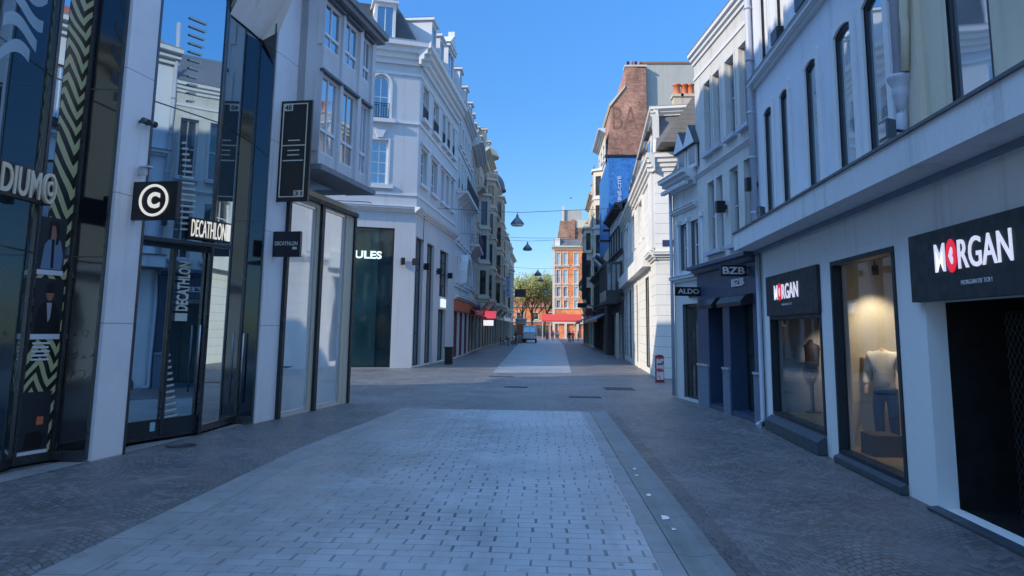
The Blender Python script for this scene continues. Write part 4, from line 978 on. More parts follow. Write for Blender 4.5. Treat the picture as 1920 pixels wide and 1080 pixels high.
def silhouette(S, u0, u1, z0, z1, v, kind, label):
    """a printed poster: dark ground, a clothed figure, a pale caption strip"""
    r_ = thing('poster', S.P((u0 + u1) / 2, v, z0), label, 'poster', 'fashion posters on the striped glass')
    b = MB(); b.box(S, u0, u1, v, v + .006, z0, z1, 0); b.build('sheet', M['poster_dark'], r_)
    W, Hh = u1 - u0, z1 - z0; E = lambda cu, cz, a, c, n_=18: [(u0 + W * (cu + a * math.cos(t * 2 * math.pi / n_)), z0 + Hh * (cz + c * math.sin(t * 2 * math.pi / n_))) for t in range(n_)]
    pg = lambda pts: [(u0 + W * a, z0 + Hh * c) for a, c in pts]
    b = MB()
    if kind == 0:     # long-haired figure in pale blue denim
        b.face(S, pg([(.12, .10), (.92, .10), (.95, .35), (.80, .60), (.62, .66), (.40, .66), (.2, .52)]), v + .006, v + .008, 0)
        b.face(S, E(.52, .78, .17, .16), v + .008, v + .009, 2); b.face(S, pg([(.35, .93), (.62, .95), (.72, .85), (.72, .55), (.60, .52), (.62, .70), (.55, .86), (.42, .86), (.40, .60), (.30, .62)]), v + .009, v + .010, 1)
        b.face(S, pg([(.45, .62), (.56, .62), (.60, .12), (.50, .12)]), v + .009, v + .010, 1)
    elif kind == 1:   # figure in dark jacket with sunglasses
        b.face(S, pg([(.08, .06), (.95, .06), (.93, .40), (.76, .58), (.60, .64), (.44, .64), (.25, .56), (.12, .36)]), v + .006, v + .008, 1)
        b.face(S, pg([(.44, .60), (.62, .60), (.60, .34), (.53, .28)]), v + .008, v + .009, 3)
        b.face(S, E(.53, .76, .13, .13), v + .008, v + .009, 2); b.face(S, E(.53, .86, .15, .07), v + .009, v + .010, 1); b.face(S, pg([(.40, .76), (.66, .76), (.66, .81), (.40, .81)]), v + .009, v + .010, 1)
    else:             # dark bag and an orange patch
        b.face(S, pg([(.25, .12), (.8, .12), (.85, .30), (.7, .38), (.3, .36)]), v + .006, v + .008, 1); b.face(S, pg([(.58, .48), (.80, .48), (.80, .60), (.60, .61)]), v + .008, v + .009, 4)
    b.build('printed_figure', [M['print_denim'], M['print_black'], M['print_skin'], M['print_grey'], M['print_orange']], r_)
    b = MB(); b.box(S, u0, u1, v + .006, v + .009, z0 - .0, z0 + .085 * min(1, Hh)); b.build('caption_strip', M['print_white'], r_)
M['poster_dark'] = paint('poster_dark_print', (.018, .024, .032), .35); M['print_denim'] = paint('print_denim', (.12, .20, .32), .4); M['print_black'] = paint('print_black', (.006, .006, .008), .4)
M['print_skin'] = paint('print_skin', (.26, .13, .09), .4); M['print_grey'] = paint('print_grey', (.30, .32, .36), .4); M['print_orange'] = paint('print_orange', (.50, .15, .06), .4); M['print_white'] = paint('print_white', (.55, .60, .68), .4)
def prc(S, x0, y0, x1, y1):
    a = S.at(x0, (y0 + y1) / 2); c = S.at(x1, (y0 + y1) / 2); t = S.at((x0 + x1) / 2, y0)[1]; d = S.at((x0 + x1) / 2, y1)[1]; return a[0], c[0], d, t
p_ = prc(S, 72, 408, 121, 516); silhouette(S, *p_, .009, 0, 'top poster of a long-haired figure in a pale blue denim jacket')
p_ = prc(S, 60, 522, 115, 636); silhouette(S, *p_, .009, 1, 'middle poster of a figure in sunglasses and dark jacket')
p_ = prc(S, 30, 735, 90, 855); silhouette(S, *p_, .009, 2, 'lowest poster, black with a bag and an orange patch')
b = MB(); p_ = prc(S, 58, 648, 92, 672)
for k in range(5): b.box(S, p_[0], p_[0] + (p_[1] - p_[0]) * (1 - .1 * (k % 2)), .009, .012, p_[3] + .02 - k * .055, p_[3] + .045 - k * .055)
b.build('pale_lettering_rows', M['print_white'], po)
# painted wavy bands imitating a striped reflection on the mirror panel beside it
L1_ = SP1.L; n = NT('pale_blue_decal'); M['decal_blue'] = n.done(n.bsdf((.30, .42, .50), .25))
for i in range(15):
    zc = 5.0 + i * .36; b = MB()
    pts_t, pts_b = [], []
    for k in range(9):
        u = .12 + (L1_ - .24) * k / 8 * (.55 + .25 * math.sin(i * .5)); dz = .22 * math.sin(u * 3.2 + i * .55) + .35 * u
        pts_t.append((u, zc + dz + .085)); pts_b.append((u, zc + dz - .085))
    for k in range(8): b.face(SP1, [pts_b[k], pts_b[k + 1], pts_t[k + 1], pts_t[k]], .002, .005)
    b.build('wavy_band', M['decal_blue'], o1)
# pale bars on the mirror glass by the doors, painted to imitate reflected stripes
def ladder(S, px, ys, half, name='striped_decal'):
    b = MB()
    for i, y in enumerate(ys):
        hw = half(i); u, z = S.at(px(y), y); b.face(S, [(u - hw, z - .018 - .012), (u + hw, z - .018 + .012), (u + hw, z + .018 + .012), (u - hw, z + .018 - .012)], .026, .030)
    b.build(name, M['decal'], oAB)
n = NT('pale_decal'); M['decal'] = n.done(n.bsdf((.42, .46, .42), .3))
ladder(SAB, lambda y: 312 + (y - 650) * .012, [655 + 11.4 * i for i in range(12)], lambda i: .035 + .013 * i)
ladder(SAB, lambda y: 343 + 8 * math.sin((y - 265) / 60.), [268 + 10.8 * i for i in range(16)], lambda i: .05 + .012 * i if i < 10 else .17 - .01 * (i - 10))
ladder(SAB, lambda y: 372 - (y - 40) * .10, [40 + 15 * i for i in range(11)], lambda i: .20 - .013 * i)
b = MB(); u, z = SAB.at(283, 800); b.box(SAB, u - .05, u + .05, .031, .034, z - .07, z + .07); b.build('door_sticker', paint('pale_blue_sticker', (.25, .5, .55), .4), oAB)
# faint scratched writing on the smoked panel
S3 = FL.sub(E2[0], E2[1], E3[0], E3[1]); b = MB(); 
for k in range(9):
    u0 = .12 + (k % 3) * .13; z0 = 1.75 - (k // 3) * .28; pts = [S3.P(u0 + random.uniform(0, .12), .004, z0 + random.uniform(-.07, .07)) for _ in range(6)]; b.tube(pts, .003, 0, 4)
b.build('scratched_graffiti', M['steel_dark'], rootG)
# ---- signs on the glass store
M['lit_warm'] = emis('warm_lit_letter', (1, .88, .70), .26, (.8, .8, .7)); M['cream_letter'] = paint('cream_letter_face', (.62, .57, .46), .4)
# long store name over the left doors
SS = FL.sub(E0[0] - .9, .10, E2[0] - .02, -.32)
zt0, zt1 = SS.at(60, 372)[1], SS.at(60, 318)[1]
ur = SS.at(104, 345)[0]; lw_ = (ur - SS.at(27, 345)[0])
rt_ = thing('shop_sign', SS.P(ur - 1, 0, zt0), 'large cream store letters ending in a ringed C above the left doors', 'sign')
ucc = SS.at(80, 345)[0]
b = MB(); b.box(SS, ur - lw_ * 2.6, ur - .02, -.14, -.02, zt0 - .03, zt1 + .02); b.build('backing', M['black'], rt_)
letters('CITADIUM', SS, ucc - lw_ * 1.86, ucc - .02, zt0, zt1, -.018, .02, M['cream_letter'], rt_, .015)
rc = (zt1 - zt0) / 2 * 1.12; ccu = ucc + rc * .62 * 1.25; ccz = (zt0 + zt1) / 2
b = MB(); N = 28; sx_ = (ur - ucc) / 2 / rc
for k in range(N):
    t0, t1 = 2 * math.pi * k / N, 2 * math.pi * (k + 1) / N; mid = (ucc + ur) / 2
    b.face(SS, [(mid + rc * sx_ * math.cos(t0), ccz + rc * math.sin(t0)), (mid + rc * sx_ * math.cos(t1), ccz + rc * math.sin(t1)), (mid + rc * sx_ * .8 * math.cos(t1), ccz + rc * .8 * math.sin(t1)), (mid + rc * sx_ * .8 * math.cos(t0), ccz + rc * .8 * math.sin(t0))], -.018, .03)
b.build('ring', M['cream_letter'], rt_); mid = (ucc + ur) / 2
letters('C', SS, mid - rc * sx_ * .45, mid + rc * sx_ * .45, ccz - rc * .5, ccz + rc * .5, -.018, .05, M['cream_letter'], rt_, .03)
# square projecting sign with ringed C
def leftboard(px0, py0, px1, py1, u, mat, label, name='projecting_sign', thick=.1, group='projecting shop signs', FF=None):
    """board standing out of facade at u; photo rectangle gives its extent in v and z"""
    FF = FF or FL
    o2 = FF.P(u, 0, 0); S0 = Fac(o2[:2], (o2[0] + FF.n.x, o2[1] + FF.n.y))
    a = S0.at(px0, py0); c = S0.at(px1, py1); rt2 = thing(name, FF.P(u, 0, a[1]), label, 'sign', group)
    b = MB(); b.box(S0, a[0], c[0], -thick, 0, c[1], a[1]); b.build('board', mat, rt2, bevel=.008)
    b = MB(); 
    for zf in (.2, .8):
        z = a[1] + (c[1] - a[1]) * zf; b.tube([S0.P(-.03, -thick / 2, z), S0.P(a[0] + .02, -thick / 2, z)], .02, 0, 6)
    b.build('bracket', M['steel_dark'], rt2)
    return rt2, S0, a[0], c[0], c[1], a[1]
rt_, S0, a0, a1, b0, b1 = leftboard(250, 341, 329, 411, FL.at(248, 376)[0], M['black'], 'square black projecting sign with a cream C in a ring')
cu, cz, rr = (a0 + a1) / 2, (b0 + b1) / 2, (b1 - b0) * .42; b = MB()
for k in range(32):
    t0, t1 = 2 * math.pi * k / 32, 2 * math.pi * (k + 1) / 32
    b.face(S0, [(cu + rr * f_ * math.cos(t), cz + rr * f_ * math.sin(t)) for f_, t in ((1, t0), (1, t1), (.84, t1), (.84, t0))], .0085, .02)
b.build('ring', M['lit_warm'], rt_); letters('C', S0, cu - rr * .42, cu + rr * .42, cz - rr * .5, cz + rr * .5, .0085, .012, M['lit_warm'], rt_, .05)
# sports store lettering over the doors, on the door glass and on a small board
SD = SAB.sub(SAB.L - .42, .10, SAB.L + .66, .14); 
ua, ub = SD.at(359, 425)[0], SD.at(431, 440)[0]; za, zb_ = SD.at(395, 448)[1], SD.at(395, 416)[1]
rt_ = thing('shop_sign', SD.P(ua, 0, za), 'warm lit sports store name above the glass doors', 'sign')
letters('DECATHLON', SD, ua, ua + (ub - ua) * .88, za, zb_, .0, .012, M['lit_warm'], rt_, .0)
b = MB(); b.box(SD, ua + (ub - ua) * .9, ub, 0, .012, za, zb_); b.build('symbol_block', M['lit_warm'], rt_)
b = MB(); b.box(SD, ua - .02, ub + .02, -.07, -.002, za - .03, zb_ + .03); b.build('backing', M['dark'], rt_)
ua, ub = SAB.at(329, 545)[0], SAB.at(352, 545)[0]; za, zb_ = SAB.at(340, 602)[1], SAB.at(340, 490)[1]
rt_ = thing('door_lettering', SAB.P(ua, .03, za), 'pale sports store name reading upwards on the door glass', 'sign')
letters('DECATHLON', SAB, ua + .0, ub - .0, za + (zb_ - za) * .17, zb_, .03, .004, M['print_pale'] if 'print_pale' in M else M.setdefault('print_pale', paint('pale_lettering', (.50, .58, .52), .4)), rt_, .03, vertical=True)
b = MB(); b.box(SAB, ua, ub, .03, .034, za, za + (zb_ - za) * .13); b.build('symbol_block', M['print_pale'], rt_)
rt_, S0, a0, a1, b0, b1 = leftboard(513, 434, 561, 481, FL.at(511, 457)[0], M['navy_dark'] if 'navy_dark' in M else M.setdefault('navy_dark', paint('dark_navy_board', (.008, .010, .022), .4)), 'small dark navy projecting board with sports store name')
letters('DECATHLON', S0, a0 + (a1 - a0) * .08, a1 - (a1 - a0) * .08, b0 + (b1 - b0) * .44, b0 + (b1 - b0) * .6, .0085, .004, M['print_pale'], rt_, .02)
b = MB(); b.box(S0, a0 + (a1 - a0) * .74, a0 + (a1 - a0) * .9, .0085, .012, b0 + (b1 - b0) * .28, b0 + (b1 - b0) * .38); b.build('symbol_block', M['print_pale'], rt_)
# tall vertical black sign with cream outline
rt_, S0, a0, a1, b0, b1 = leftboard(526, 190, 576, 377, FL.at(523, 285)[0], M['black'], 'tall narrow black sign with cream outline and number 31', thick=.07)
W, Hh = a1 - a0, b1 - b0; b = MB(); t = .022; i0 = .12
b.box(S0, a0 + W * i0, a0 + W * i0 + t, .009, .018, b0 + Hh * .04, b1 - Hh * .03); b.box(S0, a1 - W * i0 - t, a1 - W * i0, .009, .018, b0 + Hh * .04, b1 - Hh * .03)
b.box(S0, a0 + W * i0 + t, a1 - W * i0 - t, .009, .018, b1 - Hh * .03 - t, b1 - Hh * .03); b.box(S0, a0 + W * i0 + t, a1 - W * i0 - t, .009, .018, b0 + Hh * .04, b0 + Hh * .04 + t)
for fz, wv in ((.60, .36), (.55, .74), (.50, .36), (.455, .36), (.40, .62)): b.box(S0, a0 + W * (.5 - wv / 2), a0 + W * (.5 + wv / 2), .009, .016, b0 + Hh * fz - .012, b0 + Hh * fz + .012)
b.box(S0, a0 + W * .13, a0 + W * .42, .0181, .02, b1 - Hh * .105, b1 - Hh * .035); b.box(S0, a1 - W * .42, a1 - W * .13, .0181, .02, b0 + Hh * .045, b0 + Hh * .105)
b.build('outline', M['cream_letter'], rt_)
letters('31', S0, a0 + W * .60, a0 + W * .84, b0 + Hh * .055, b0 + Hh * .095, .0201, .004, M['black'], rt_, .02); letters('48', S0, a0 + W * .17, a0 + W * .38, b1 - Hh * .095, b1 - Hh * .045, .0201, .004, M['black'], rt_, .02)
# two knobs and a small box on the pillar
for px, py, lb in ((261, 228, 'left one of two small round wall spots on the pale pillar'), (275, 233, 'right one of two small round wall spots on the pale pillar')):
    u, z = FL.at(px, py); b = MB(); b.tube([FL.P(u, 0, z), FL.P(u, .10, z)], .02, 0, 8); b.tube([FL.P(u, .06, z + .02), FL.P(u, .16, z - .02)], .05, 0, 12); tag(b.build('wall_spot', M['steel_dark'], loc=FL.P(u, 0, z)), lb, 'wall spotlight', 'small round spots on the pale pillar')
u, z = FL.at(261, 318); b = MB(); b.box(FL, u - .03, u + .03, 0, .13, z - .09, z + .02); b.box(FL, u - .06, u + .06, .03, .2, z + .021, z + .05); tag(b.build('security_camera', M['alu'], loc=FL.P(u, 0, z), bevel=.006), 'small grey camera bracket just above the square ringed sign', 'security camera')

# ---------------------------------------------------------------- bay-windowed building
rootY = thing('bay_window_building', (*FL.P(up3_ + .1, 0, 0)[:2], 0), 'pale grey building with boxed-out upper bay windows above two glass display windows', 'building')
uW = FL.at(660, 560)[0]      # far corner of the ground floor
ZB = FL.at(668, 402)[1]
g1 = (FL.at(530, 600)[0], FL.at(586, 600)[0] - .04, .05, 3.9); g2 = (FL.at(601, 600)[0], FL.at(641, 600)[0], .05, 3.9)
g1 = (g1[0], g1[1], .04, FL.at(560, 372)[1] - .05); g2 = (g2[0], g2[1], .04, FL.at(620, 385)[1] - .1)
b = MB(); wall(b, FL, up3_ + .1, uW, 0, ZB + .15, [g1, g2], .15, 0); eF = FL.P(uW, 0, 0); b.poly([eF, FL.P(uW, -9, 0), FL.P(uW, -9, ZB), FL.P(uW, 0, ZB)], 0)
uB0 = FL.at(592, 250, .5)[0]; TBY = 0
b.build('ground_wall', [M['cream']], rootY)
gm_ = (g1[1] + g2[0]) / 2; b = MB(); b.box(FL, gm_ - .07, gm_ + .07, .002, .07, 0, g1[3] + .1); b.box(FL, uW - .10, uW + .01, .002, .05, 0, g2[3] + .15); b.box(FL, g1[0] - .12, g1[0] - .01, .002, .08, 0, g1[3]); b.box(FL, g1[0] - .12, uW + .01, .002, .09, g2[3] + .02, g2[3] + .12)
b.build('shopfront_frame', M['dark'], rootY)
for q in (g1, g2):
    window(rootY, FL, q[0] + .003, q[1] - .003, q[2], q[3] - .003, -.03, .06, 0, 0, 0, 'alu', 'mirror_pale', name='display_window')
u, z = FL.at(537, 682); b = MB(); b.tube([FL.P(g1[0] + .14, .0, 1.05), FL.P(g1[0] + .14, .1, 1.05), FL.P(g1[0] + .32, .1, 1.05)], .015, 0, 8); b.build('door_handle', M['black'], rootY)
# bay
vb = .55; uE = FL.at(693, 330, vb)[0]; zs0 = FL.at(691, 361, vb + .1)[1]; ztop = FL.at(709, 60, vb + .25)[1]
Fb = Fac(FL.P(uB0, vb, 0)[:2], FL.P(uE, vb, 0)[:2]); LBb = Fb.L
hh = []; rows = []
def bw(xa, ya, xb, yb): a = Fb.at(xa, ya); c = Fb.at(xb, yb); return (a[0], c[0], c[1], a[1])
L1 = [(Fb.at(x0, 250)[0], Fb.at(x1, 250)[0]) for x0, x1 in ((595, 631), (637, 664), (673, 689))]
U1 = L1
zl0, zl1 = Fb.at(650, 312)[1], Fb.at(650, 172)[1]; zu0, zu1 = Fb.at(658, 128)[1], ztop - .25
for (a, c) in L1: hh.append((a, c, zl0, zl1))
for (a, c) in U1: hh.append((a, c, zu0, zu1))
b = MB(); wall(b, Fb, 0, LBb, zs0 + .12, ztop, hh, .12, 0)
b.poly([Fb.P(0, -vb, zs0), Fb.P(0, 0, zs0), Fb.P(0, 0, ztop), Fb.P(0, -vb, ztop)][::1]); b.poly([Fb.P(LBb, 0, zs0), Fb.P(LBb, -vb - 6, zs0), Fb.P(LBb, -vb - 6, ztop), Fb.P(LBb, 0, ztop)])
for a, c in zip([0] + [q[1] for q in L1], [q[0] for q in L1] + [LBb]): b.box(Fb, (a + c) / 2 - min(.1, (c - a) * .4), (a + c) / 2 + min(.1, (c - a) * .4), .002, .05, zs0 + .13, ztop - .13)
b.build('bay_wall', M['concrete'], rootY)
b = MB(); b.box(Fb, -.05, LBb + .1, -vb - .1, .14, zs0 - .0, zs0 + .12); b.build('sill_ledge', M.setdefault('zinc2', wallm('weathered_ledge', (.22, .23, .24), streak=.5)), rootY); b = MB(); b.box(Fb, -.1, LBb + .22, -vb - 6, .3, ztop, ztop + .16); b.box(Fb, -.05, LBb + .15, -.02, .22, ztop - .12, ztop - .001); b.build('roof_ledge', M['zinc2'], rootY)
b = MB(); b.box(Fb, -.0, LBb - .05, -vb - .1, -.02, zs0 + .121, zs0 + .13)
b.box(FL, up3_ + .1, uB0 + .02, -6, -.0, ZB + .16, ztop + .1); b.box(FL, up3_ + .1, uW, -9, -.4, 0.01, ZB); b.box(FL, uB0, uE - .01, -9, .18, zs0 + .14, ztop - .01); b.build('building_body', M['concrete'], rootY)
for i, q in enumerate(hh):
    o = window(rootY, Fb, q[0] + .003, q[1] - .003, q[2], q[3] - .003, -.02, .05, 1, 0, 0, 'pvc', 'glass_curtain' if i in (0, 2) else 'glass')
    b = MB(); zt_ = q[2] + (q[3] - q[2]) * .3; b.box(Fb, q[0] + .06, q[1] - .06, -.06, -.015, zt_ - .04, zt_ + .03); b.build('transom', M['pvc'], o); b = MB(); b.box(Fb, q[0] - .05, q[1] + .05, .002, .10, q[3] + .01, q[3] + .07); b.build('head_flashing', M['zinc'], o)
b = MB()
for k in range(3): b.tube([FL.P(up3_ + .62 + random.uniform(-.08, .08), .006, 7.2 + .25 * k + random.uniform(-.2, .2)) for _ in range(6)], .012, 0, 4)
b.tube([FL.P(up3_ + .7, .006, 8.2), FL.P(up3_ + .72, .006, 6.0)], .012, 0, 5); b.build('graffiti', M['steel_dark'], rootY)

# ---------------------------------------------------------------- white corner building beyond the side street
cJ = gnd(771, 690); FJf = Fac((cJ[0] - 9 * math.cos(R(19)), cJ[1] - 9 * math.sin(R(19))), cJ)
uJ = 10.9; FJ = Fac(cJ, (cJ[0] + .062 * uJ, cJ[1] + uJ)); LJ = FJ.L; LF = FJf.L
rootJ = thing('white_corner_building', (*cJ, 0), 'white rendered corner building with cornice, slate mansard and dark green shop glass', 'building')
zcb = FJf.at(760, 395)[1]; zct = FJf.at(780, 112)[1]; ztc = FJf.at(796, 86)[1]
gf = (FJf.at(655, 560)[0] - .8, FJf.at(736, 560)[0], .02, FJf.at(700, 426)[1])
wA = (FJf.at(694, 300)[0], FJf.at(727, 300)[0], FJf.at(710, 345)[1], FJf.at(710, 262)[1]); wBq = (FJf.at(697, 180)[0], FJf.at(731, 180)[0], FJf.at(712, 222)[1], FJf.at(712, 139)[1], .55)
hf = [gf, wA, wBq]
for k in (1, 2): hf += [(wA[0] - 2.4 * k, wA[1] - 2.4 * k, wA[2], wA[3]), (wBq[0] - 2.4 * k, wBq[1] - 2.4 * k, wBq[2], wBq[3], .55)]
b = MB(); wall(b, FJf, 0, LF, 0, zct, hf, .25, 0)
hs_g, hs_1, hs_2 = [], [], []
for xa, xb, yt, yb in ((777, 791.5, 438, 689), (798.5, 812, 450, 684), (823, 839, 463, 555)):
    a = FJ.at(xa, 560)[0]; c = FJ.at(xb, 560)[0]; hs_g.append((a, c, max(.05, FJ.at(xa, yb)[1] if yb < 600 else .05), FJ.at(xa + 2, yt + 4)[1]))
hs_g.append((FJ.at(820, 640)[0], FJ.at(834, 640)[0], .05, FJ.at(826, 580)[1]))
z2 = [FJ.at(798, 352)[1], FJ.at(793, 284)[1] + .1]; z3 = [FJ.at(803, 236)[1], FJ.at(797, 163)[1]]
cols_ = [(788, 800), (808.5, 820), (826.5, 833), (836, 842), (846, 851), (854, 858)]
for xa, xb in cols_:
    a = FJ.at(xa, 320)[0]; c = FJ.at(xb, 320)[0]
    hs_1.append((a, c, z2[0], z2[1])); hs_2.append((a + .05, c - .05, z3[0], z3[1]))
hs_1 = [q for q in hs_1 if q[1] < LJ - .1]; hs_2 = [q for q in hs_2 if q[1] < LJ - .1]
wall(b, FJ, 0, LJ, 0, zct, hs_g + hs_1 + hs_2, .25, 0)
for F_, L_, e in ((FJf, LF, .0), (FJ, LJ, .0)):
    add_cornice(b, F_, -.3 if F_ is FJ else 0, L_ + (.3 if F_ is FJf else 0), zcb - .1, .26, .25, 1, 3); add_cornice(b, F_, -.45 if F_ is FJ else 0, L_ + (.45 if F_ is FJf else 0), zct - .35, ztc - zct + .35, .6, 1, 4)
    b.box(F_, 0, L_, .001, .05, zcb + .75, zcb + .88, 1); b.box(F_, 0, L_, .001, .06, z3[0] - .55, z3[0] - .42, 1); b.box(F_, 0, L_, .001, .05, zct - .9, zct - .75, 1)
for q in hs_1 + hs_2 + [wA]: surround(b, FJ if q is not wA else FJf, q[0], q[1], q[2], q[3], .1, .035, 1)
surround(b, FJf, *wBq[:4], .12, .05, 1, .55)
for q in hs_1: b.box(FJ, q[0] - .2, q[1] + .2, .0, .16, q[3] + .12, q[3] + .24, 1); b.box(FJ, q[0] - .12, q[1] + .12, 0, .14, q[2] - .16, q[2] - .01, 1)
for q in hs_2: b.box(FJ, q[0] - .15, q[1] + .15, 0, .2, q[2] - .2, q[2] - .01, 1)
b.box(FJf, wA[0] - .3, wA[1] + .3, 0, .14, wA[2] - .2, wA[2] - .01, 1); b.box(FJf, wBq[0] - .3, wBq[1] + .3, 0, .22, wBq[2] - .2, wBq[2] - .01, 1)
b.face(FJf, [(wA[0] + .3, wA[3] + .12), (wA[1] - .3, wA[3] + .12), (wA[1] - .15, wA[3] + .5), (wA[0] + .15, wA[3] + .5)], .0, .09, 1)
b.build('wall', [M['white_julien'], M['trim']], rootJ)
b = MB(); b.plan([FJf.P(0, -.45, 0)[:2], FJf.P(LF - .5, -.45, 0)[:2], FJ.P(.6, -.45, 0)[:2], FJ.P(LJ, -.45, 0)[:2], FJ.P(LJ, -9, 0)[:2], FJf.P(0, -9, 0)[:2]], 0.01, zct); b.build('building_body', M['white_julien'], rootJ)
for q in hs_1: window(rootJ, FJ, q[0] + .003, q[1] - .003, q[2], q[3] - .003, -.18, .07, 1, 2, 0, 'pvc', 'glass')
for q in hs_2: window(rootJ, FJ, q[0] + .003, q[1] - .003, q[2], q[3] - .003, -.18, .07, 1, 2, 0, 'pvc', 'glass', rail=True)
for q in hf[1:]:
    ar = q[4] if len(q) > 4 else 0; window(rootJ, FJf, q[0] + .003, q[1] - .003, q[2], q[3] - .003, -.12, .09, 1, 3 if not ar else 1, ar, 'pvc', 'glass', rail=bool(ar))
for q in hs_g[:3]: window(rootJ, FJ, q[0] + .003, q[1] - .003, q[2], q[3] - .003, -.15, .07, 1, 3, 0, 'black', 'glass_far', name='shop_window')
window(rootJ, FJ, hs_g[3][0] + .003, hs_g[3][1] - .003, .05, hs_g[3][3] - .003, -.18, .09, 0, 0, 0, 'black', 'green_glass', name='door')
M['green_dark'] = glassm('darker_green_shop_glass', (.006, .016, .022), .02, (.7, .9, .9), .05); gw = MB(); usp = FJf.at(703, 640)[0]
o = shopwin(rootJ, FJf, gf, M['black'], .05, -.05); gw.box(FJf, gf[0] + .05, usp, -.1, -.08, gf[2] + .05, gf[3] - .05, 0); gw.box(FJf, usp + .01, gf[1] - .05, -.13, -.11, gf[2] + .05, gf[3] - .05, 1); gw.build('pane', [M['green_glass'], M['green_dark']], o)
M['lit_cool'] = emis('cool_lit_letters', (.75, 1, .92), .35, (.8, .8, .8))
uu1 = FJf.at(716, 480)[0]; uu0 = FJf.at(666.5, 480)[0]; wl = (uu1 - uu0) / 3.2
rt_ = thing('shop_sign', FJf.P(uu0, 0, 4), 'cool lit menswear shop name on the dark green glass', 'sign')
letters('JULES', FJf, uu0 - wl * .62, uu1, FJf.at(690, 489)[1], FJf.at(690, 470)[1], -.06, .04, M['lit_cool'], rt_, .03)
rt2 = thing('lit_box_sign', FJ.P(hs_g[3][0], 0, hs_g[3][3]), 'small glowing white emblem box over the narrow side door', 'sign')
b = MB(); b.box(FJ, hs_g[3][0] + .55, hs_g[3][1] - .45, .004, .1, hs_g[3][3] + .12, hs_g[3][3] + .6); b.build('light_box', emis('lit_box', (.85, .95, 1), .35), rt2)
for (F_, px, py, lb) in ((FJf, 755, 490, 'black wall lamp on the blank end of the white corner building'), (FJ, 777, 491, 'black wall lamp right at the corner of the white building'), (FJ, 799, 500, 'black wall lamp between the first two side windows'), (FJ, 823, 509, 'black wall lamp before the raised side window'), (FJ, 843, 517, 'black wall lamp at the far end of the white building')):
    wall_lamp(F_, px, py, lb, .13)
# mansard and dormers
b = MB(); zr = ztc + .03; zR = FJf.at(770, 10, -.8)[1]
F0 = Vector(FJf.P(0, -.2, 0)[:2]); F1 = Vector(FJf.P(LF - .2, -.2, 0)[:2]); F2 = Vector(FJ.P(.25, -.2, 0)[:2]); F3 = Vector(FJ.P(LJ, -.2, 0)[:2])
G0 = Vector(FJf.P(0, -1.3, 0)[:2]); G1 = Vector(FJf.P(LF - 1.1, -1.3, 0)[:2]); G3 = Vector(FJ.P(LJ, -1.3, 0)[:2]); G4 = Vector(FJ.P(LJ, -8, 0)[:2]); G5 = Vector(FJf.P(0, -8, 0)[:2])
for p, q, qq, pp in ((F0, F1, G1, G0), (F1, F2, G1, G1), (F2, F3, G3, G1)):
    b.poly([(*p, zr), (*q, zr), (*qq, zR), (*pp, zR)] if qq is not pp else [(*p, zr), (*q, zr), (*qq, zR)])
b.poly([(*G0, zR), (*G1, zR), (*G3, zR), (*G4, zR), (*G5, zR)]); b.poly([(*F3, zr), (*FJ.P(LJ, -8, 0)[:2], zr), (*G4, zR), (*G3, zR)])
b.build('mansard_roof', M['slate'], rootJ)
def dormer(root, F_, uc, hw, z0, z1, dep=1.6, mat='trim', ped=False):
    b = MB(); b.box(F_, uc - hw, uc - hw + .14, -dep, .0, z0, z1, 0); b.box(F_, uc + hw - .14, uc + hw, -dep, 0, z0, z1, 0); b.box(F_, uc - hw + .14, uc + hw - .14, -dep, 0, z1 - .2, z1, 0); b.box(F_, uc - hw + .14, uc + hw - .14, -dep, 0, z0, z0 + .12, 0)
    b.box(F_, uc - hw - .12, uc + hw + .12, -dep, .14, z1 + .001, z1 + .14, 0); b.box(F_, uc - hw - .06, uc + hw + .06, -dep, .05, z1 + .141, z1 + .2, 1)
    if ped: b.face(F_, [(uc - hw - .2, z1 + .21), (uc + hw + .2, z1 + .21), (uc, z1 + 1.0)], -dep, .16, 0); b.box(F_, uc - .12, uc + .12, -.2, .2, z1 + .9, z1 + 1.25)
    o = b.build('dormer', [M[mat], M['slate']], root); b = MB(); b.box(F_, uc - .02, uc + .02, -.06, -.03, z0 + .12, z1 - .2); b.build('mullion', M['pvc'], o); b = MB(); b.box(F_, uc - hw + .14, uc + hw - .14, -.12, -.08, z0 + .12, z1 - .2); b.build('pane', M['glass'], o)
ud_ = FJf.at(722, 45)[0]; dormer(rootJ, FJf, ud_, FJf.at(740, 45)[0] - ud_ + .05, zr - .02, FJf.at(720, 5)[1]); dormer(rootJ, FJf, ud_ - 2.8, .9, zr - .02, FJf.at(720, 5)[1])
for px, ped in ((806, False), (822, False)): u_ = FJ.at(px, 110, -.2)[0]; dormer(rootJ, FJ, u_, .6, zr, zR - .1)
u_ = FJ.at(845, 150)[0]; dormer(rootJ, FJ, u_, 1.0, zr, zR + .3, 1.6, 'trim', True)
b = MB(); b.tube([FJf.P(LF - 5, .12, zcb - .25 + .5), FJf.P(LF - 2.4, .12, zcb + .3), FJf.P(LF - 2.2, .12, zcb + .25)], .02, 0, 6); b.build('facade_cable', M['black'], rootJ); b = MB(); b.tube([FJ.P(1.4, .1, zcb + .2), FJ.P(1.3, .1, zcb - 1.4)], .015, 0, 6); b.build('facade_cable', M['black'], rootJ)
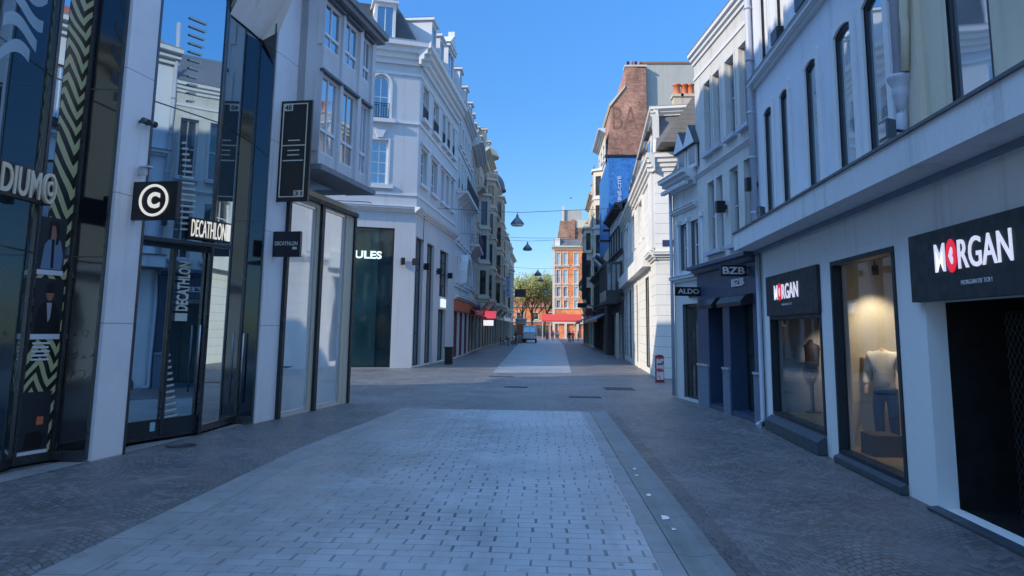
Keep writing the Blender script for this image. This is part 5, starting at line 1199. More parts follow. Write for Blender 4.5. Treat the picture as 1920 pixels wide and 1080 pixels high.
# ================================================================ FAR ROWS
def row_building(name, F_, label, floors, cols, H, wallk, trimk, shop, roof=None, ww=.5, gm='glass_far', rail=(), bay=None, arch=(), key=True, D=9, cor=.5, side_holes=None, base=0., strs=True, sill=True, fm='pvc', bandm=None):
    """a town house: shopfront, window floors [(z0,z1)...], cornice and roof"""
    root = thing(name, (*F_.P(0, 0, 0)[:2], 0), label, 'building')
    L = F_.L; holes = []; cw = L / cols; ho = []
    for fi, (z0, z1) in enumerate(floors):
        for c in range(cols):
            a = c * cw + cw * (1 - ww) / 2; q = (a, a + cw * ww, z0, z1) + ((min(.5, cw * ww / 2),) if fi in arch else ())
            if bay and bay[0] <= c <= bay[1] and fi < bay[2]: continue
            holes.append(q); ho.append((fi, q))
    zs = floors[0][0] - .9 if shop else 0
    sh = []
    if shop:
        ns = shop.get('n', cols); sw = L / ns
        for c in range(ns): sh.append((c * sw + .25, (c + 1) * sw - .25, .05, shop.get('h', 3.0)))
    b = MB(); wall(b, F_, 0, L, 0, H, holes + sh, .22, 0)
    add_cornice(b, F_, 0, L, H - .25, .45, cor, 1, 3)
    if strs:
        for (z0, z1) in floors: b.box(F_, 0, L, .001, .09, z0 - .35, z0 - .2, 1)
    if shop: add_cornice(b, F_, 0, L, shop.get('h', 3.0) + .75, .25, .3, 1, 2)
    for fi, q in ho:
        surround(b, F_, q[0], q[1], q[2], q[3], .12, .06, 1, q[4] if len(q) > 4 else 0, key and fi == 0)
        if sill: b.box(F_, q[0] - .2, q[1] + .2, .0, .18, q[2] - .14, q[2] - .01, 1)
    if bandm:
        for c in range(cols + 1):
            uc = c * cw; b.box(F_, max(0, uc - cw * .17), min(L, uc + cw * .17), .002, .03, zs + .5, H - .3, 2)
    mats = [M[wallk], M[trimk]] + ([M[bandm]] if bandm else [])
    b.build('wall', mats, root)
    b = MB(); b.box(F_, 0.0, L, -D, -.4, 0.01, H); b.build('building_body', M[wallk], root)
    for fi, q in ho: window(root, F_, q[0] + .003, q[1] - .003, q[2], q[3] - .003, -.16, .07, 1, 1, q[4] if len(q) > 4 else 0, fm, gm, rail=fi in rail)
    for fi in rail:
        z0 = floors[fi][0]; ub0, ub1 = (.3, L - .3) if not bay else (.3, max(.9, bay[0] * cw)); b = MB()
        b.box(F_, ub0, ub1, .0, .7, z0 - .34, z0 - .19, 0)
        for k in range(max(2, int((ub1 - ub0) / 1.2))): uu = ub0 + .1 + (ub1 - ub0 - .35) * k / max(1, int((ub1 - ub0) / 1.2) - 1); b.prism(F_, [(0, z0 - .8), (.5, z0 - .345), (0, z0 - .345)], uu, uu + .16, 0)
        b.box(F_, ub0, ub1, .64, .68, z0 + .66, z0 + .70, 1); b.box(F_, ub0, ub1, .64, .68, z0 - .15, z0 - .11, 1)
        for k in range(int((ub1 - ub0) / .16)): uu = ub0 + k * .16; b.box(F_, uu, uu + .02, .65, .67, z0 - .109, z0 + .659, 1)
        b.build('balcony', [M[trimk], M['black']], root)
    if shop:
        for q in sh: window(root, F_, q[0] + .003, q[1] - .003, q[2], q[3] - .003, -.12, .08, 1, 0, 0, shop.get('fm', 'black'), shop.get('gm', 'glass_far'), name='shop_window')
        if shop.get('fascia'):
            b = MB(); b.box(F_, .1, L - .1, .003, .14, shop.get('h', 3.0) + .02, shop.get('h', 3.0) + .7); b.build('fascia', M[shop['fascia']], root)
        if shop.get('awning'):
            h_ = shop.get('h', 3.0); b = MB(); b.prism(F_, [(.15, h_ + .4), (1.1, h_ - .15), (1.1, h_ - .4), (1.07, h_ - .4), (1.07, h_ - .17), (.15, h_ + .33)], .2, L - .2); b.build('awning', M[shop['awning']], root)
    if bay:
        c0_, c1_, nf = bay; u0 = c0_ * cw + cw * .08; u1 = (c1_ + 1) * cw - cw * .08; dv = .9; zb = floors[0][0] - .7; ztp = floors[nf - 1][1] + .55
        P0 = F_.P(u0, 0, 0)[:2]; P1 = F_.P(u0 + .6, dv, 0)[:2]; P2 = F_.P(u1 - .6, dv, 0)[:2]; P3 = F_.P(u1, 0, 0)[:2]
        b = MB(); hs2 = []
        for A_2, B_2, n_ in ((P0, P1, 1), (P1, P2, 2), (P2, P3, 1)):
            G = Fac(A_2, B_2); hw_ = G.L / n_; hl = []
            for fi in range(nf):
                for k in range(n_): hl.append((k * hw_ + hw_ * .2, (k + 1) * hw_ - hw_ * .2, floors[fi][0], floors[fi][1]))
            wall(b, G, 0, G.L, zb, ztp, hl, .1, 0); hs2 += [(G, q) for q in hl]
            for fi in range(nf): b.box(G, 0, G.L, 0, .10, floors[fi][0] - .4, floors[fi][0] - .12, 1)
            b.box(G, -.05, G.L + .05, 0, .2, ztp - .02, ztp + .2, 1)
        b.poly([(*P0, zb), (*P3, zb), (*P2, zb), (*P1, zb)]); b.poly([(*P0, ztp + .19), (*P1, ztp + .19), (*P2, ztp + .19), (*P3, ztp + .19)])
        for uu in (u0 + .3, u1 - .5): b.prism(F_, [(0, zb - 1.0), (.25, zb - .7), (.8, zb - .05), (0, zb - .02)], uu, uu + .25, 1)
        o = b.build('bay', [M[wallk], M[trimk]], root)
        for G, q in hs2: 
            g = MB(); g.box(G, q[0], q[1], -.12, -.1, q[2], q[3]); g.build('pane', M[gm], o)
    if roof:
        k = roof[0]; hr = roof[1]; b = MB()
        if k == 'mansard': b.prism(F_, [(.1, H + .2), (-.9, H + hr), (-D + 1, H + hr + .3), (-D, H + .2)], 0, L)
        elif k == 'gable': b.prism(F_, [(.2, H + .2), (-D / 2, H + hr), (-D, H + .2)], 0, L)
        b.build('roof', M[roof[2]], root)
        if k == 'mansard':
            for c in range(cols):
                if c % 2 == 0 or cols < 4: dormer(root, F_, (c + .5) * cw, min(.55, cw * .3), H + .22, H + hr - .3, 1.3, trimk)
    return root
def dome(root, c, r, z, mat, hs=1.25, trim='sand2'):
    b = MB(); b.lathe((c[0], c[1], z), [(r * 1.08, 0), (r * 1.08, .25), (r, .3)] + [(r * math.cos(t), .3 + r * hs * math.sin(t)) for t in [R(a) for a in range(8, 88, 10)]] + [(.12, .3 + r * hs), (.1, .6 + r * hs), (.02, 1.3 + r * hs)], 20); b.build('dome', M[mat], root)

# left row beyond the white corner building
vL = [FJ.P(LJ + .01, 0, 0)[:2], (-5.55, 56.5), (-5.85, 64.5), (-5.95, 74.), (-5.9, 84), (-5.8, 96), (-5.7, 110), (-5.45, 124), (-5.3, 138), (-5.1, 150)]
FW2 = Fac(vL[0], vL[1])
h_w2 = FW2.at(858, 215)[1]
def zf(F_, px, py): return F_.at(px, py)[1]
r2 = row_building('white_town_house', FW2, 'white town house with a curved pediment over an orange shopfront', [(4.9, 6.5), (7.6, 9.9), (10.9, 13.0), (13.9, 15.4)], 5, 16.6, 'white_julien', 'trim', dict(n=3, h=3.0, fm='maroon', gm='maroon', fascia='orange'), ('mansard', 2.6, 'slate'), ww=.42, gm='glass', rail=(2,), cor=.45)
b = MB(); N = 8; up_ = FW2.L * .5
for k in range(N):   # bulging fan over the shop
    t0, t1 = math.pi * k / N, math.pi * (k + 1) / N
    b.face(FW2, [(up_ - 2.2 * math.cos(t0), 4.9 + 2.1 * math.sin(t0)), (up_ - 2.2 * math.cos(t1), 4.9 + 2.1 * math.sin(t1)), (up_ - 1.9 * math.cos(t1), 4.9 + 1.8 * math.sin(t1)), (up_ - 1.9 * math.cos(t0), 4.9 + 1.8 * math.sin(t0))], .0, .5)
b.build('arched_hood', M['trim'], r2)
F3_ = Fac(vL[1], vL[2]); row_building('red_brick_house', F3_, 'narrow house of red brick strips and pale stone with a cream shopfront', [(5.2, 7.2), (8.5, 11.0), (12.2, 14.4)], 3, 16.2, 'sand2', 'trim', dict(n=2, h=3.0, fascia='maroon', awning='red'), ('mansard', 2.8, 'slate_grey'), ww=.4, bandm='brick_red', rail=(1,), cor=.9)
F4_ = Fac(vL[2], vL[3]); r4 = row_building('blue_shop_house', F4_, 'sandstone house over a blue shopfront with stacked bay windows', [(5.0, 7.2), (8.2, 10.4), (11.4, 13.6), (14.6, 16.2)], 3, 17.6, 'sand', 'sand2', dict(n=2, h=3.1, fm='navy', fascia='navy'), ('mansard', 2.6, 'slate_grey'), ww=.42, bay=(1, 1, 3), rail=(3,))
F5_ = Fac(vL[3], vL[4]); r5 = row_building('domed_stone_house', F5_, 'ornate sandstone house with a bow front and rounded roof gable on the left', [(5.0, 7.4), (8.4, 10.6), (11.6, 13.8), (14.8, 16.8), (17.6, 19.2)], 4, 20.0, 'sand', 'sand2', dict(n=3, h=3.2, fascia='red'), ('mansard', 2.5, 'slate'), ww=.42, bay=(1, 2, 4), rail=(0, 2), arch=(4,))
dome(r5, F5_.P(F5_.L * .5, -.6, 0), 1.6, 20.2, 'sand2', .7)
F6_ = Fac(vL[4], vL[5]); r6 = row_building('corner_dome_house', F6_, 'tall ornate stone house with balconies and a small dome, farther left', [(5.0, 7.4), (8.4, 10.8), (11.8, 14.2), (15.2, 17.4)], 4, 19.2, 'sand', 'sand2', dict(n=3, h=3.2, gm='glass_curtain'), ('mansard', 2.4, 'slate_grey'), ww=.42, bay=(2, 3, 4), rail=(1, 3))
dome(r6, F6_.P(F6_.L - 1.4, -.8, 0), 1.7, 19.4, 'slate_grey', 1.3)
row_building('hotel_building', Fac(vL[5], vL[6]), 'pale stone hotel front behind the vertical hotel sign', [(5.0, 7.2), (8.2, 10.4), (11.4, 13.6)], 4, 15.4, 'sand2', 'sand2', dict(n=4, h=3.1), ('mansard', 2.6, 'slate'), bay=(1, 2, 3), rail=(0, 2))
row_building('grey_stone_house', Fac(vL[6], vL[7]), 'grey stone house just before the far end of the left row', [(5.0, 7.2), (8.2, 10.4), (11.4, 13.4)], 4, 15.0, 'sand', 'sand2', dict(n=3, h=3.1, fascia='whitep'), ('mansard', 2.2, 'slate_grey'), rail=(1,), bay=(1, 2, 2))
row_building('end_stone_house', Fac(vL[7], vL[8]), 'last pale stone house at the far end of the left row', [(5.0, 7.0), (8.0, 10.0), (11.0, 12.8)], 4, 14.2, 'sand2', 'sand2', dict(n=3, h=3.1), ('mansard', 2.2, 'slate'))

# right row beyond the stone corner building
vR = [(5.0, 51.9), (5.1, 60.), (5.15, 70), (5.45, 82), (5.5, 94), (5.55, 106)]
c1x = c1
FT = Fac((5.55, 62.), (c1[0] - .02, c1[1] + .3))
rT = row_building('timber_restaurant_house', FT, 'dark timber-framed restaurant front with glazed balcony rooms on the right', [(4.6, 6.6), (7.6, 9.4)], 5, 10.6, 'white_two', 'timber', dict(n=5, h=3.0, gm='glass_far', fascia='timber'), ('gable', 3., 'slate'), ww=.62, fm='black', strs=True)
b = MB()
ug0, ug1 = FT.L - 6.5, FT.L - .8; Gb = Fac(FT.P(ug0, 1.1, 0)[:2], FT.P(ug1, 1.1, 0)[:2]); 
b.box(FT, ug0, ug1, 0, 1.15, 3.75, 3.95, 0); b.box(FT, ug0, ug1, 0, 1.15, 6.5, 6.7, 0)
for k in range(8): uu = ug0 + (ug1 - ug0 - .12) * k / 7; b.box(FT, uu, uu + .12, 1.0, 1.12, 3.95, 6.5, 0)
b.box(FT, ug0, ug1, 1.02, 1.10, 3.95, 4.7, 1); b.box(FT, ug1 - .06, ug1, 0, 1.1, 3.95, 4.7, 0); [b.box(FT, ug1 - .08, ug1 + .01, vv, vv + .09, 4.7, 6.5, 0) for vv in (.02, .35, .68)]; b.box(FT, ug1 - .04, ug1 - .02, .1, 1.0, 4.701, 6.499, 2); b.box(FT, ug0, ug0 + .06, 0, 1.1, 3.95, 6.5, 0)
o = b.build('glazed_balcony', [M['timber'], M['sand2'], M['glass']], rT)
b = MB(); b.box(FT, ug0 + .06, ug1 - .07, 1.03, 1.05, 4.701, 6.499); b.build('pane', M['glass_far'], o)
b = MB()
for k in range(5): uu = 1.0 + k * (FT.L - 8) / 5; b.box(FT, uu, uu + .25, .0, .5, 0, 6.8, 0); b.prism(FT, [(.1, 6.6), (1.3, 7.7), (1.3, 7.85), (.1, 7.0)], uu, uu + .2, 0)
b.build('timber_frame', M['timber'], rT)
# grubby painted wall piece and dark doorway near the white building
b = MB(); b.box(FT, FT.L - .7, FT.L - .1, .3, .45, 0, 3.1); b.build('stained_pier', M['cream'], rT)

YB = 62.5
xb0, zb0 = atY(1141, 293, YB); xb1, _ = atY(1172, 293, YB); 
FBl = Fac((xb0 + .25, 84), (xb0, YB)); FBf = Fac((xb0, YB), (xb1 + 1.2, YB - .05))
rBl = thing('blue_cinema_building', (xb0, YB, 0), 'cinema building wrapped in a large blue panelled screen on the right', 'building')
M['cinema_blue'] = paint('blue_cinema_panel', (.025, .155, .44), .6, 0, .3); M['cinema_line'] = paint('pale_blue_line', (.07, .25, .62), .5); M['cinema_text'] = paint('pale_cinema_lettering', (.40, .52, .72), .5)
zlow = atY(1150, 462, YB)[1]
b = MB(); b.box(FBf, 0, FBf.L, -.4, 0, zlow, zb0 - .05); b.box(FBl, 0, FBl.L - .4, -.4, -.002, zlow, zb0 - .05); b.build('blue_screen', M['cinema_blue'], rBl)
b = MB(); b.box(FBf, -.3, FBf.L + .2, -.5, .12, zb0 - .049, zb0 + .12)
for dz in (0, .55, 1.15, 1.9): b.box(FBf, -.1 - dz * .4, FBf.L, .02, .4 + dz * .3, zlow + 2.6 - dz * 1.2, zlow + 2.72 - dz * 1.2)
b.build('black_bracket', M['black'], rBl)
b = MB(); 
for (cu, cz, rr, a0, a1) in ((.25, zb0 - 3.0, .9, -1.2, 1.6), (.1, zb0 - 4.2, 1.2, -1.4, 1.2), (.6, zb0 - 5.6, 1.3, -.2, 2.4)):
    for k in range(14):
        t0 = a0 + (a1 - a0) * k / 14; t1 = a0 + (a1 - a0) * (k + 1) / 14
        pts = [(cu + rr * f_ * math.cos(t) * .7, cz + rr * f_ * math.sin(t) * 1.7) for f_, t in ((1, t0), (1, t1), (.96, t1), (.96, t0))]
        if all(.02 < p[0] < 1.6 for p in pts): b.face(FBf, pts, .001, .012)
b.build('curved_lines', M['cinema_line'], rBl)
cu0 = FBf.at(1157, 350)[0]; cu1 = FBf.at(1165, 350)[0]
rt_ = thing('cinema_sign', FBf.P(cu0, .02, zb0 - 4), 'pale vertical cinema name reading upwards on the blue screen', 'sign')
letters('CINÉ-CITÉ', FBf, cu0, cu1, FBf.at(1160, 384)[1], FBf.at(1160, 330)[1], .013, .03, M['cinema_text'], rt_, .03, vertical=True)
b = MB(); b.box(FBf, 0.0, FBf.L, -8, -.45, 0, zlow + 3); b.build('building_body', M['sand'], rBl)
row = row_building('cinema_foyer_house', Fac((5.75, 84), (5.6, 62.05)), 'dark ground floor of glazed doors below the blue cinema screen', [(4.4, 6.4)], 7, 7.2, 'timber', 'timber', dict(n=7, h=3.0, awning='black'), None, ww=.6, fm='black', key=False)

# brick gable with the faded painted letters
YG = 71.
def oy(px, py, Y=None): return atY(px, py, Y or YG)
rG = thing('brick_gable_building', (*oy(1141, 400)[:1], YG, 0), 'tall brown brick gable with huge faded painted letters', 'building')
GF = Fac((0, YG), (1, YG))
out = [oy(1139, 420), oy(1139, 289), oy(1146, 200), oy(1172, 164), oy(1173, 125), oy(1211, 128), oy(1213, 222), oy(1215, 420)]
b = MB(); b.face(GF, out[::-1], -9, 0); b.build('gable_wall', M['brick'], rG)
b = MB(); p, q = oy(1146, 200), oy(1172, 164); b.face(GF, [(p[0] - .1, p[1]), (q[0], q[1] + .0), (q[0], q[1] + .2), (p[0] - .25, p[1] + .2)][::1], -9, .12)
p, q = oy(1172, 125), oy(1212, 128); b.box(GF, p[0] - .05, q[0] + .05, -1.2, .06, p[1] + .001, p[1] + .18); o = b.build('coping', M['sand2'], rG)
for i in range(4):
    x_ = p[0] + .35 + i * .38; b = MB(); b.lathe((x_, YG + .5, p[1] + .181), [(.14, 0), (.12, .45), (.15, .5)], 10); b.build('chimney_pot', M['terracotta'] if i % 2 else M['black'], rG)
M['faded_paint'] = paint('faded_sign_paint', (.22, .115, .08), .9, 0, .3)
pa, pb_ = oy(1149, 243), oy(1196, 200)
rt_ = thing('painted_wall_letters', (pa[0], YG - .02, pa[1]), 'huge faded painted letters on the brown brick gable', 'painted sign')
letters('BA', GF, pa[0], pb_[0], pa[1], pb_[1], .0, .006, M['faded_paint'], rt_, .0)
# its ornate street front
FGs = Fac((xb0 + .5, YG + 9.5), (oy(1137, 400)[0] - .05, YG + .02))
zt_ = atY(1130, 190, YG)[1]
rgs = row_building('ornate_stone_front', FGs, 'ornate cream stone street front in sun beside the brick gable', [(9.5, 11.4), (12.4, 14.4), (15.4, 17.4), (18.4, 20.0)], 3, 21.2, 'sand2', 'trim', None, None, D=1.2, cor=.7, rail=(1, 3), bay=(1, 1, 3))
# grey rendered party wall
YP = 71.7
p0, p1, p2, p3 = atY(1207, 400, YP), atY(1218, 120, YP), atY(1312, 122, YP), atY(1312, 400, YP)
rP = thing('grey_rendered_building', (p0[0], YP, 0), 'large blank grey rendered wall rising behind the slate mansard', 'building')
GP = Fac((0, YP), (1, YP)); b = MB(); b.box(GP, p0[0], p2[0], -8, 0, 0, p1[1]); b.build('blank_wall', M['grey_render'], rP); b = MB(); b.box(GP, p0[0] - .1, p2[0] + .1, -8.1, .1, p1[1] + .001, p1[1] + .2); b.build('coping', M['terracotta_cope'] if 'terracotta_cope' in M else M.setdefault('terracotta_cope', paint('tile_coping', (.25, .14, .10), .8)), rP)
row_building('far_ornate_house', Fac((5.9, 96), (5.75, 84.02)), 'ornate pale house beyond the blue screen on the right', [(4.8, 6.8), (8.0, 10.0), (11.2, 13.2), (14.2, 16.0)], 4, 17.2, 'sand2', 'sand2', dict(n=3, h=3.1, fascia='maroon'), ('mansard', 2.2, 'slate_grey'), bay=(1, 2, 3), rail=(0, 3))
row_building('far_pale_house', Fac((5.95, 110), (5.9, 96.02)), 'last pale house at the far end of the right row', [(4.8, 6.8), (8.0, 10.0), (11.2, 13.0)], 4, 14.2, 'sand2', 'sand2', dict(n=3, h=3.1, awning='maroon'), ('mansard', 2.4, 'slate'), rail=(1,))

# square at the end: orange brick corner house
YO = 165.
def od(px, py): return atY(px, py, YO)
GO = Fac((od(1036, 600)[0], YO), (od(1036, 600)[0] + 16, YO - 1.)); 
rO = thing('orange_brick_house', (*GO.p, 0), 'sunlit orange brick corner house with white stone bands above the red awning', 'building')
holes = []; zO = GO.at(1050, 466)[1]
for (yt, yb, xs) in ((474, 496, (1047, 1060, 1080)), (506, 531, (1047, 1060, 1080)), (538, 556, (1047, 1060, 1080)), (563, 577, (1047, 1061, 1080))):
    for x in xs: u = GO.at(x, yt)[0]; holes.append((u - .42, u + .42, GO.at(x, yb)[1], GO.at(x, yt)[1]))
zb_ = GO.at(1050, 590)[1]
b = MB(); wall(b, GO, 0, GO.L, zb_, zO, holes, .25, 0); wall(b, GO, 0, GO.L, 0, zb_, [(.5 + 2.6 * k, 2.6 + 2.6 * k, .05, 3.2) for k in range(6)], .3, 1)
for q in holes: surround(b, GO, *q[:4], .16, .06, 1, 0, True); b.box(GO, q[0] - .5, q[1] + .5, .0, .12, q[2] - .3, q[2] - .02, 1)
for y in (500, 534, 560): z = GO.at(1050, y)[1]; b.box(GO, 0, GO.L, .001, .05, z - .06, z + .06, 1)
add_cornice(b, GO, -.3, GO.L, zO - .3, .9, .7, 1, 3); b.box(GO, -.05, .5, .002, .1, zb_, zO, 1)
b.build('wall', [M['brick_orange'], M['sand2']], rO)
b = MB(); b.box(GO, 0, GO.L, -12, -.4, 0.01, zO); b.build('building_body', M['brick_orange'], rO)
for q in holes: window(rO, GO, q[0] + .003, q[1] - .003, q[2], q[3] - .003, -.2, .09, 1, 1, 0, 'pvc', 'glass_curtain')
zt1_ = GO.at(1050, 447)[1]
b = MB(); b.prism(GO, [(0, zO + .61), (-1.2, zt1_), (-11, zt1_ + .4), (-12, zO + .5)], .2, GO.L); b.build('mansard_roof', M['slate_grey'], rO)
b = MB(); uu = GO.at(1061, 480)[0]; b.box(GO, GO.at(1040, 450)[0], GO.at(1050, 450)[0], -1.5, .05, zO + .3, GO.at(1045, 446)[1]); b.build('corner_dormer', M['stone_trim'], rO)
# brown brick tall building behind with grey roof box
YK = 215.
def ok(px, py): return atY(px, py, YK)
GK = Fac((0, YK), (1, YK)); rK = thing('brown_brick_tower_block', (ok(1043, 600)[0], YK, 0), 'tall brown brick block with a grey rooftop box behind the orange house', 'building')
b = MB(); b.face(GK, [ok(1043, 640)[:1] + (0,), ok(1110, 640)[:1] + (0,), ok(1110, 414), ok(1050, 414), ok(1042, 470)], -14, 0); b.box(GK, ok(1071, 430)[0], ok(1078, 430)[0], .002, .5, 0, ok(1070, 412)[1], 1); b.build('wall', [M['brick_brown'], M['brick']], rK)
b = MB(); b.box(GK, ok(1056, 420)[0], ok(1091, 420)[0], -9, -.8, ok(1060, 414)[1] - .2, ok(1060, 393)[1]); b.build('rooftop_box', M['grey_render'], rK)
b = MB(); b.box(GK, ok(1055, 400)[0] - .1, ok(1058, 400)[0], -2, -.2, ok(1060, 414)[1], ok(1056, 386)[1]); b.build('chimney', M['sand2'], rK); b = MB(); b.box(GK, ok(1079, 420)[0], ok(1105, 420)[0], -6, .08, ok(1085, 427)[1], ok(1085, 414)[1] + .15); b.build('parapet', M['sand2'], rK)

# street lamps slung across the street
M['lamp_grey'] = paint('grey_lamp_metal', (.10, .12, .14), .4, .5); M['lamp_glass'] = paint('pale_lamp_diffuser', (.35, .42, .44), .4)
names = ['nearest hanging conical street lamp, highest on the left', 'second hanging conical street lamp, lower and nearer the middle', 'third hanging conical street lamp against the tree', 'fourth small hanging street lamp against the tree', 'farthest tiny hanging street lamp in front of the tree']
for i, (px, py, Y, rad, tl) in enumerate([(970, 414, 41, .38, 0), (989, 463, 59, .38, 0), (1008.5, 512, 82, .42, 0), (1014, 524, 100, .42, 0), (1023, 547, 128, .45, 0)]):
    x, z = atY(px, py, Y)
    o = thing('hanging_street_lamp', (x, Y, z), names[i], 'street lamp', 'conical lamps hanging over the street')
    b = MB(); b.lathe((x, Y, z), [(rad, -.2), (rad, -.16), (rad * .62, .04), (rad * .22, .20), (.07, .26), (.06, .34)], 20); b.build('shade', M['lamp_grey'], o)
    b = MB(); b.lathe((x, Y, z), [(rad * .8, -.29), (rad * .98, -.201)], 20); b.build('diffuser', M['lamp_glass'], o)
    b = MB(); b.tube([(x, Y, z + .33), (x, Y, z + .46)], .02, 0, 6); b.build('hanger', M['black'], o)
    zc = z + .46; b = MB(); pts = []
    xl, xr = (-5.9, 5.5)
    for k in range(13):
        t = k / 12; xx_ = xl + (xr - xl) * t; sag = .35 * (1 - abs(xx_ - x) / max(x - xl, xr - x)) if True else 0
        pts.append((xx_, Y, zc + .35 - sag))
    b.tube(pts, .014, 0, 5); tag(b.build('span_cable', M['black'], loc=(xl, Y, zc)), ['thin cable carrying the nearest hanging lamp', 'thin cable carrying the second hanging lamp', 'thin cable carrying the third hanging lamp', 'thin cable carrying the fourth hanging lamp', 'thin cable carrying the farthest hanging lamp'][i], 'cable', 'cables across the street')
b = MB(); z = atY(1010, 441, 50)[1]; b.tube([(-5.9 + 11.2 * k / 10, 50, z - .2 + .35 * ((k - 5) / 5) ** 2) for k in range(11)], .012, 0, 5); tag(b.build('span_cable', M['black'], loc=(-5.9, 50, z)), 'bare thin cable between the first two hanging lamps', 'cable', 'cables across the street')

# hotel sign, oval sign, red lit sign
def streetboard(px0, py0, px1, py1, Y, mat, label, word=None, lm=None, oval=False, vertical=False, wallx=-5.7, group='projecting shop signs'):
    x0, z1 = atY(px0, py0, Y); x1, z0 = atY(px1, py1, Y); S = Fac((x0, Y), (x1, Y)); o = thing('projecting_sign', (x0, Y, z0), label, 'sign', group); b = MB()
    if oval:
        n_ = 24; pts = []; 
        for t in range(n_):
            a = 2 * math.pi * t / n_; ca, sa = math.cos(a), math.sin(a); pts.append(((x1 - x0) / 2 * (1 + math.copysign(abs(ca) ** .55, ca)), (z0 + z1) / 2 + (z1 - z0) / 2 * math.copysign(abs(sa) ** .55, sa)))
        b.face(S, pts, -.15, 0)
    else: b.box(S, 0, x1 - x0, -.15, 0, z0, z1)
    b.build('board', mat, o)
    b = MB(); wx = wallx; b.tube([(wx, Y + .07, (z0 + z1) / 2), ((x0 if abs(x0 - wx) < abs(x1 - wx) else x1), Y + .07, (z0 + z1) / 2)], .04, 0, 6); b.build('bracket', M['black'], o)
    W = x1 - x0; Hh = z1 - z0
    if word and vertical:
        n_ = len(word)
        for i, ch in enumerate(word): letters(ch, S, W * .3, W * .7, z1 - Hh * ((i + 1) / n_ * .92 + .0), z1 - Hh * (i / n_ * .92 + .06), .0, .02, lm, o, .01)
    elif word: letters(word, S, W * .15, W * .85, z0 + Hh * .35, z0 + Hh * .65, 0, .02, lm, o, .02)
    return o
streetboard(948, 516, 957, 558, 93, paint('pale_hotel_board', (.42, .50, .66), .4), 'pale blue vertical hotel sign on the left row', 'HOTEL', M['blue_plate'], vertical=True)
streetboard(965, 542, 986, 557, 100, paint('plum_oval_board', (.09, .035, .055), .4), 'plum oval projecting sign beyond the hotel sign', wallx=-5.7)
M['lit_red2'] = emis('red_lit_sign', (.95, .10, .16), .3); 
u0 = F5_.at(907, 590)[0]
o_ = streetboard(906, 583, 930, 597, 76, M['lit_red2'], 'glowing red shop sign low on the left row', wallx=-5.9); x, z = atY(916, 604, 75.9); b = MB(); b.box(WF, x - .5, x + .5, -75.9, -75.7, z - .35, z + .2); b.build('lit_panel', emis('white_lit_panel', (1, .9, .9), .4), o_)
streetboard(886, 575, 901, 582, 62, M['navy'], 'small dark shop board over the blue shopfront', wallx=-5.6)
streetboard(1083, 568, 1100, 577, 84, M['black'], 'flat black board sticking out on the right below the blue screen', wallx=5.7)
streetboard(1091, 474, 1100, 562, 80, M['dark'], 'tall dark vertical board on the right before the orange house', wallx=5.9)
streetboard(1098, 578, 1110, 592, 66, M['maroon'], 'small maroon board on the right row below the flat black board', wallx=5.6)
# grey box bin by the orange shop
x, y = gnd(841, 683); b = MB(); b.box(WF, x - .2, x + .2, -y - .2, -y + .2, 0, .85); b.box(WF, x - .23, x + .23, -y - .23, -y + .23, .851, .92); tag(b.build('litter_bin', M['black'], loc=(x, y, 0), bevel=.015), 'small black bin at the foot of the white town house', 'bin')

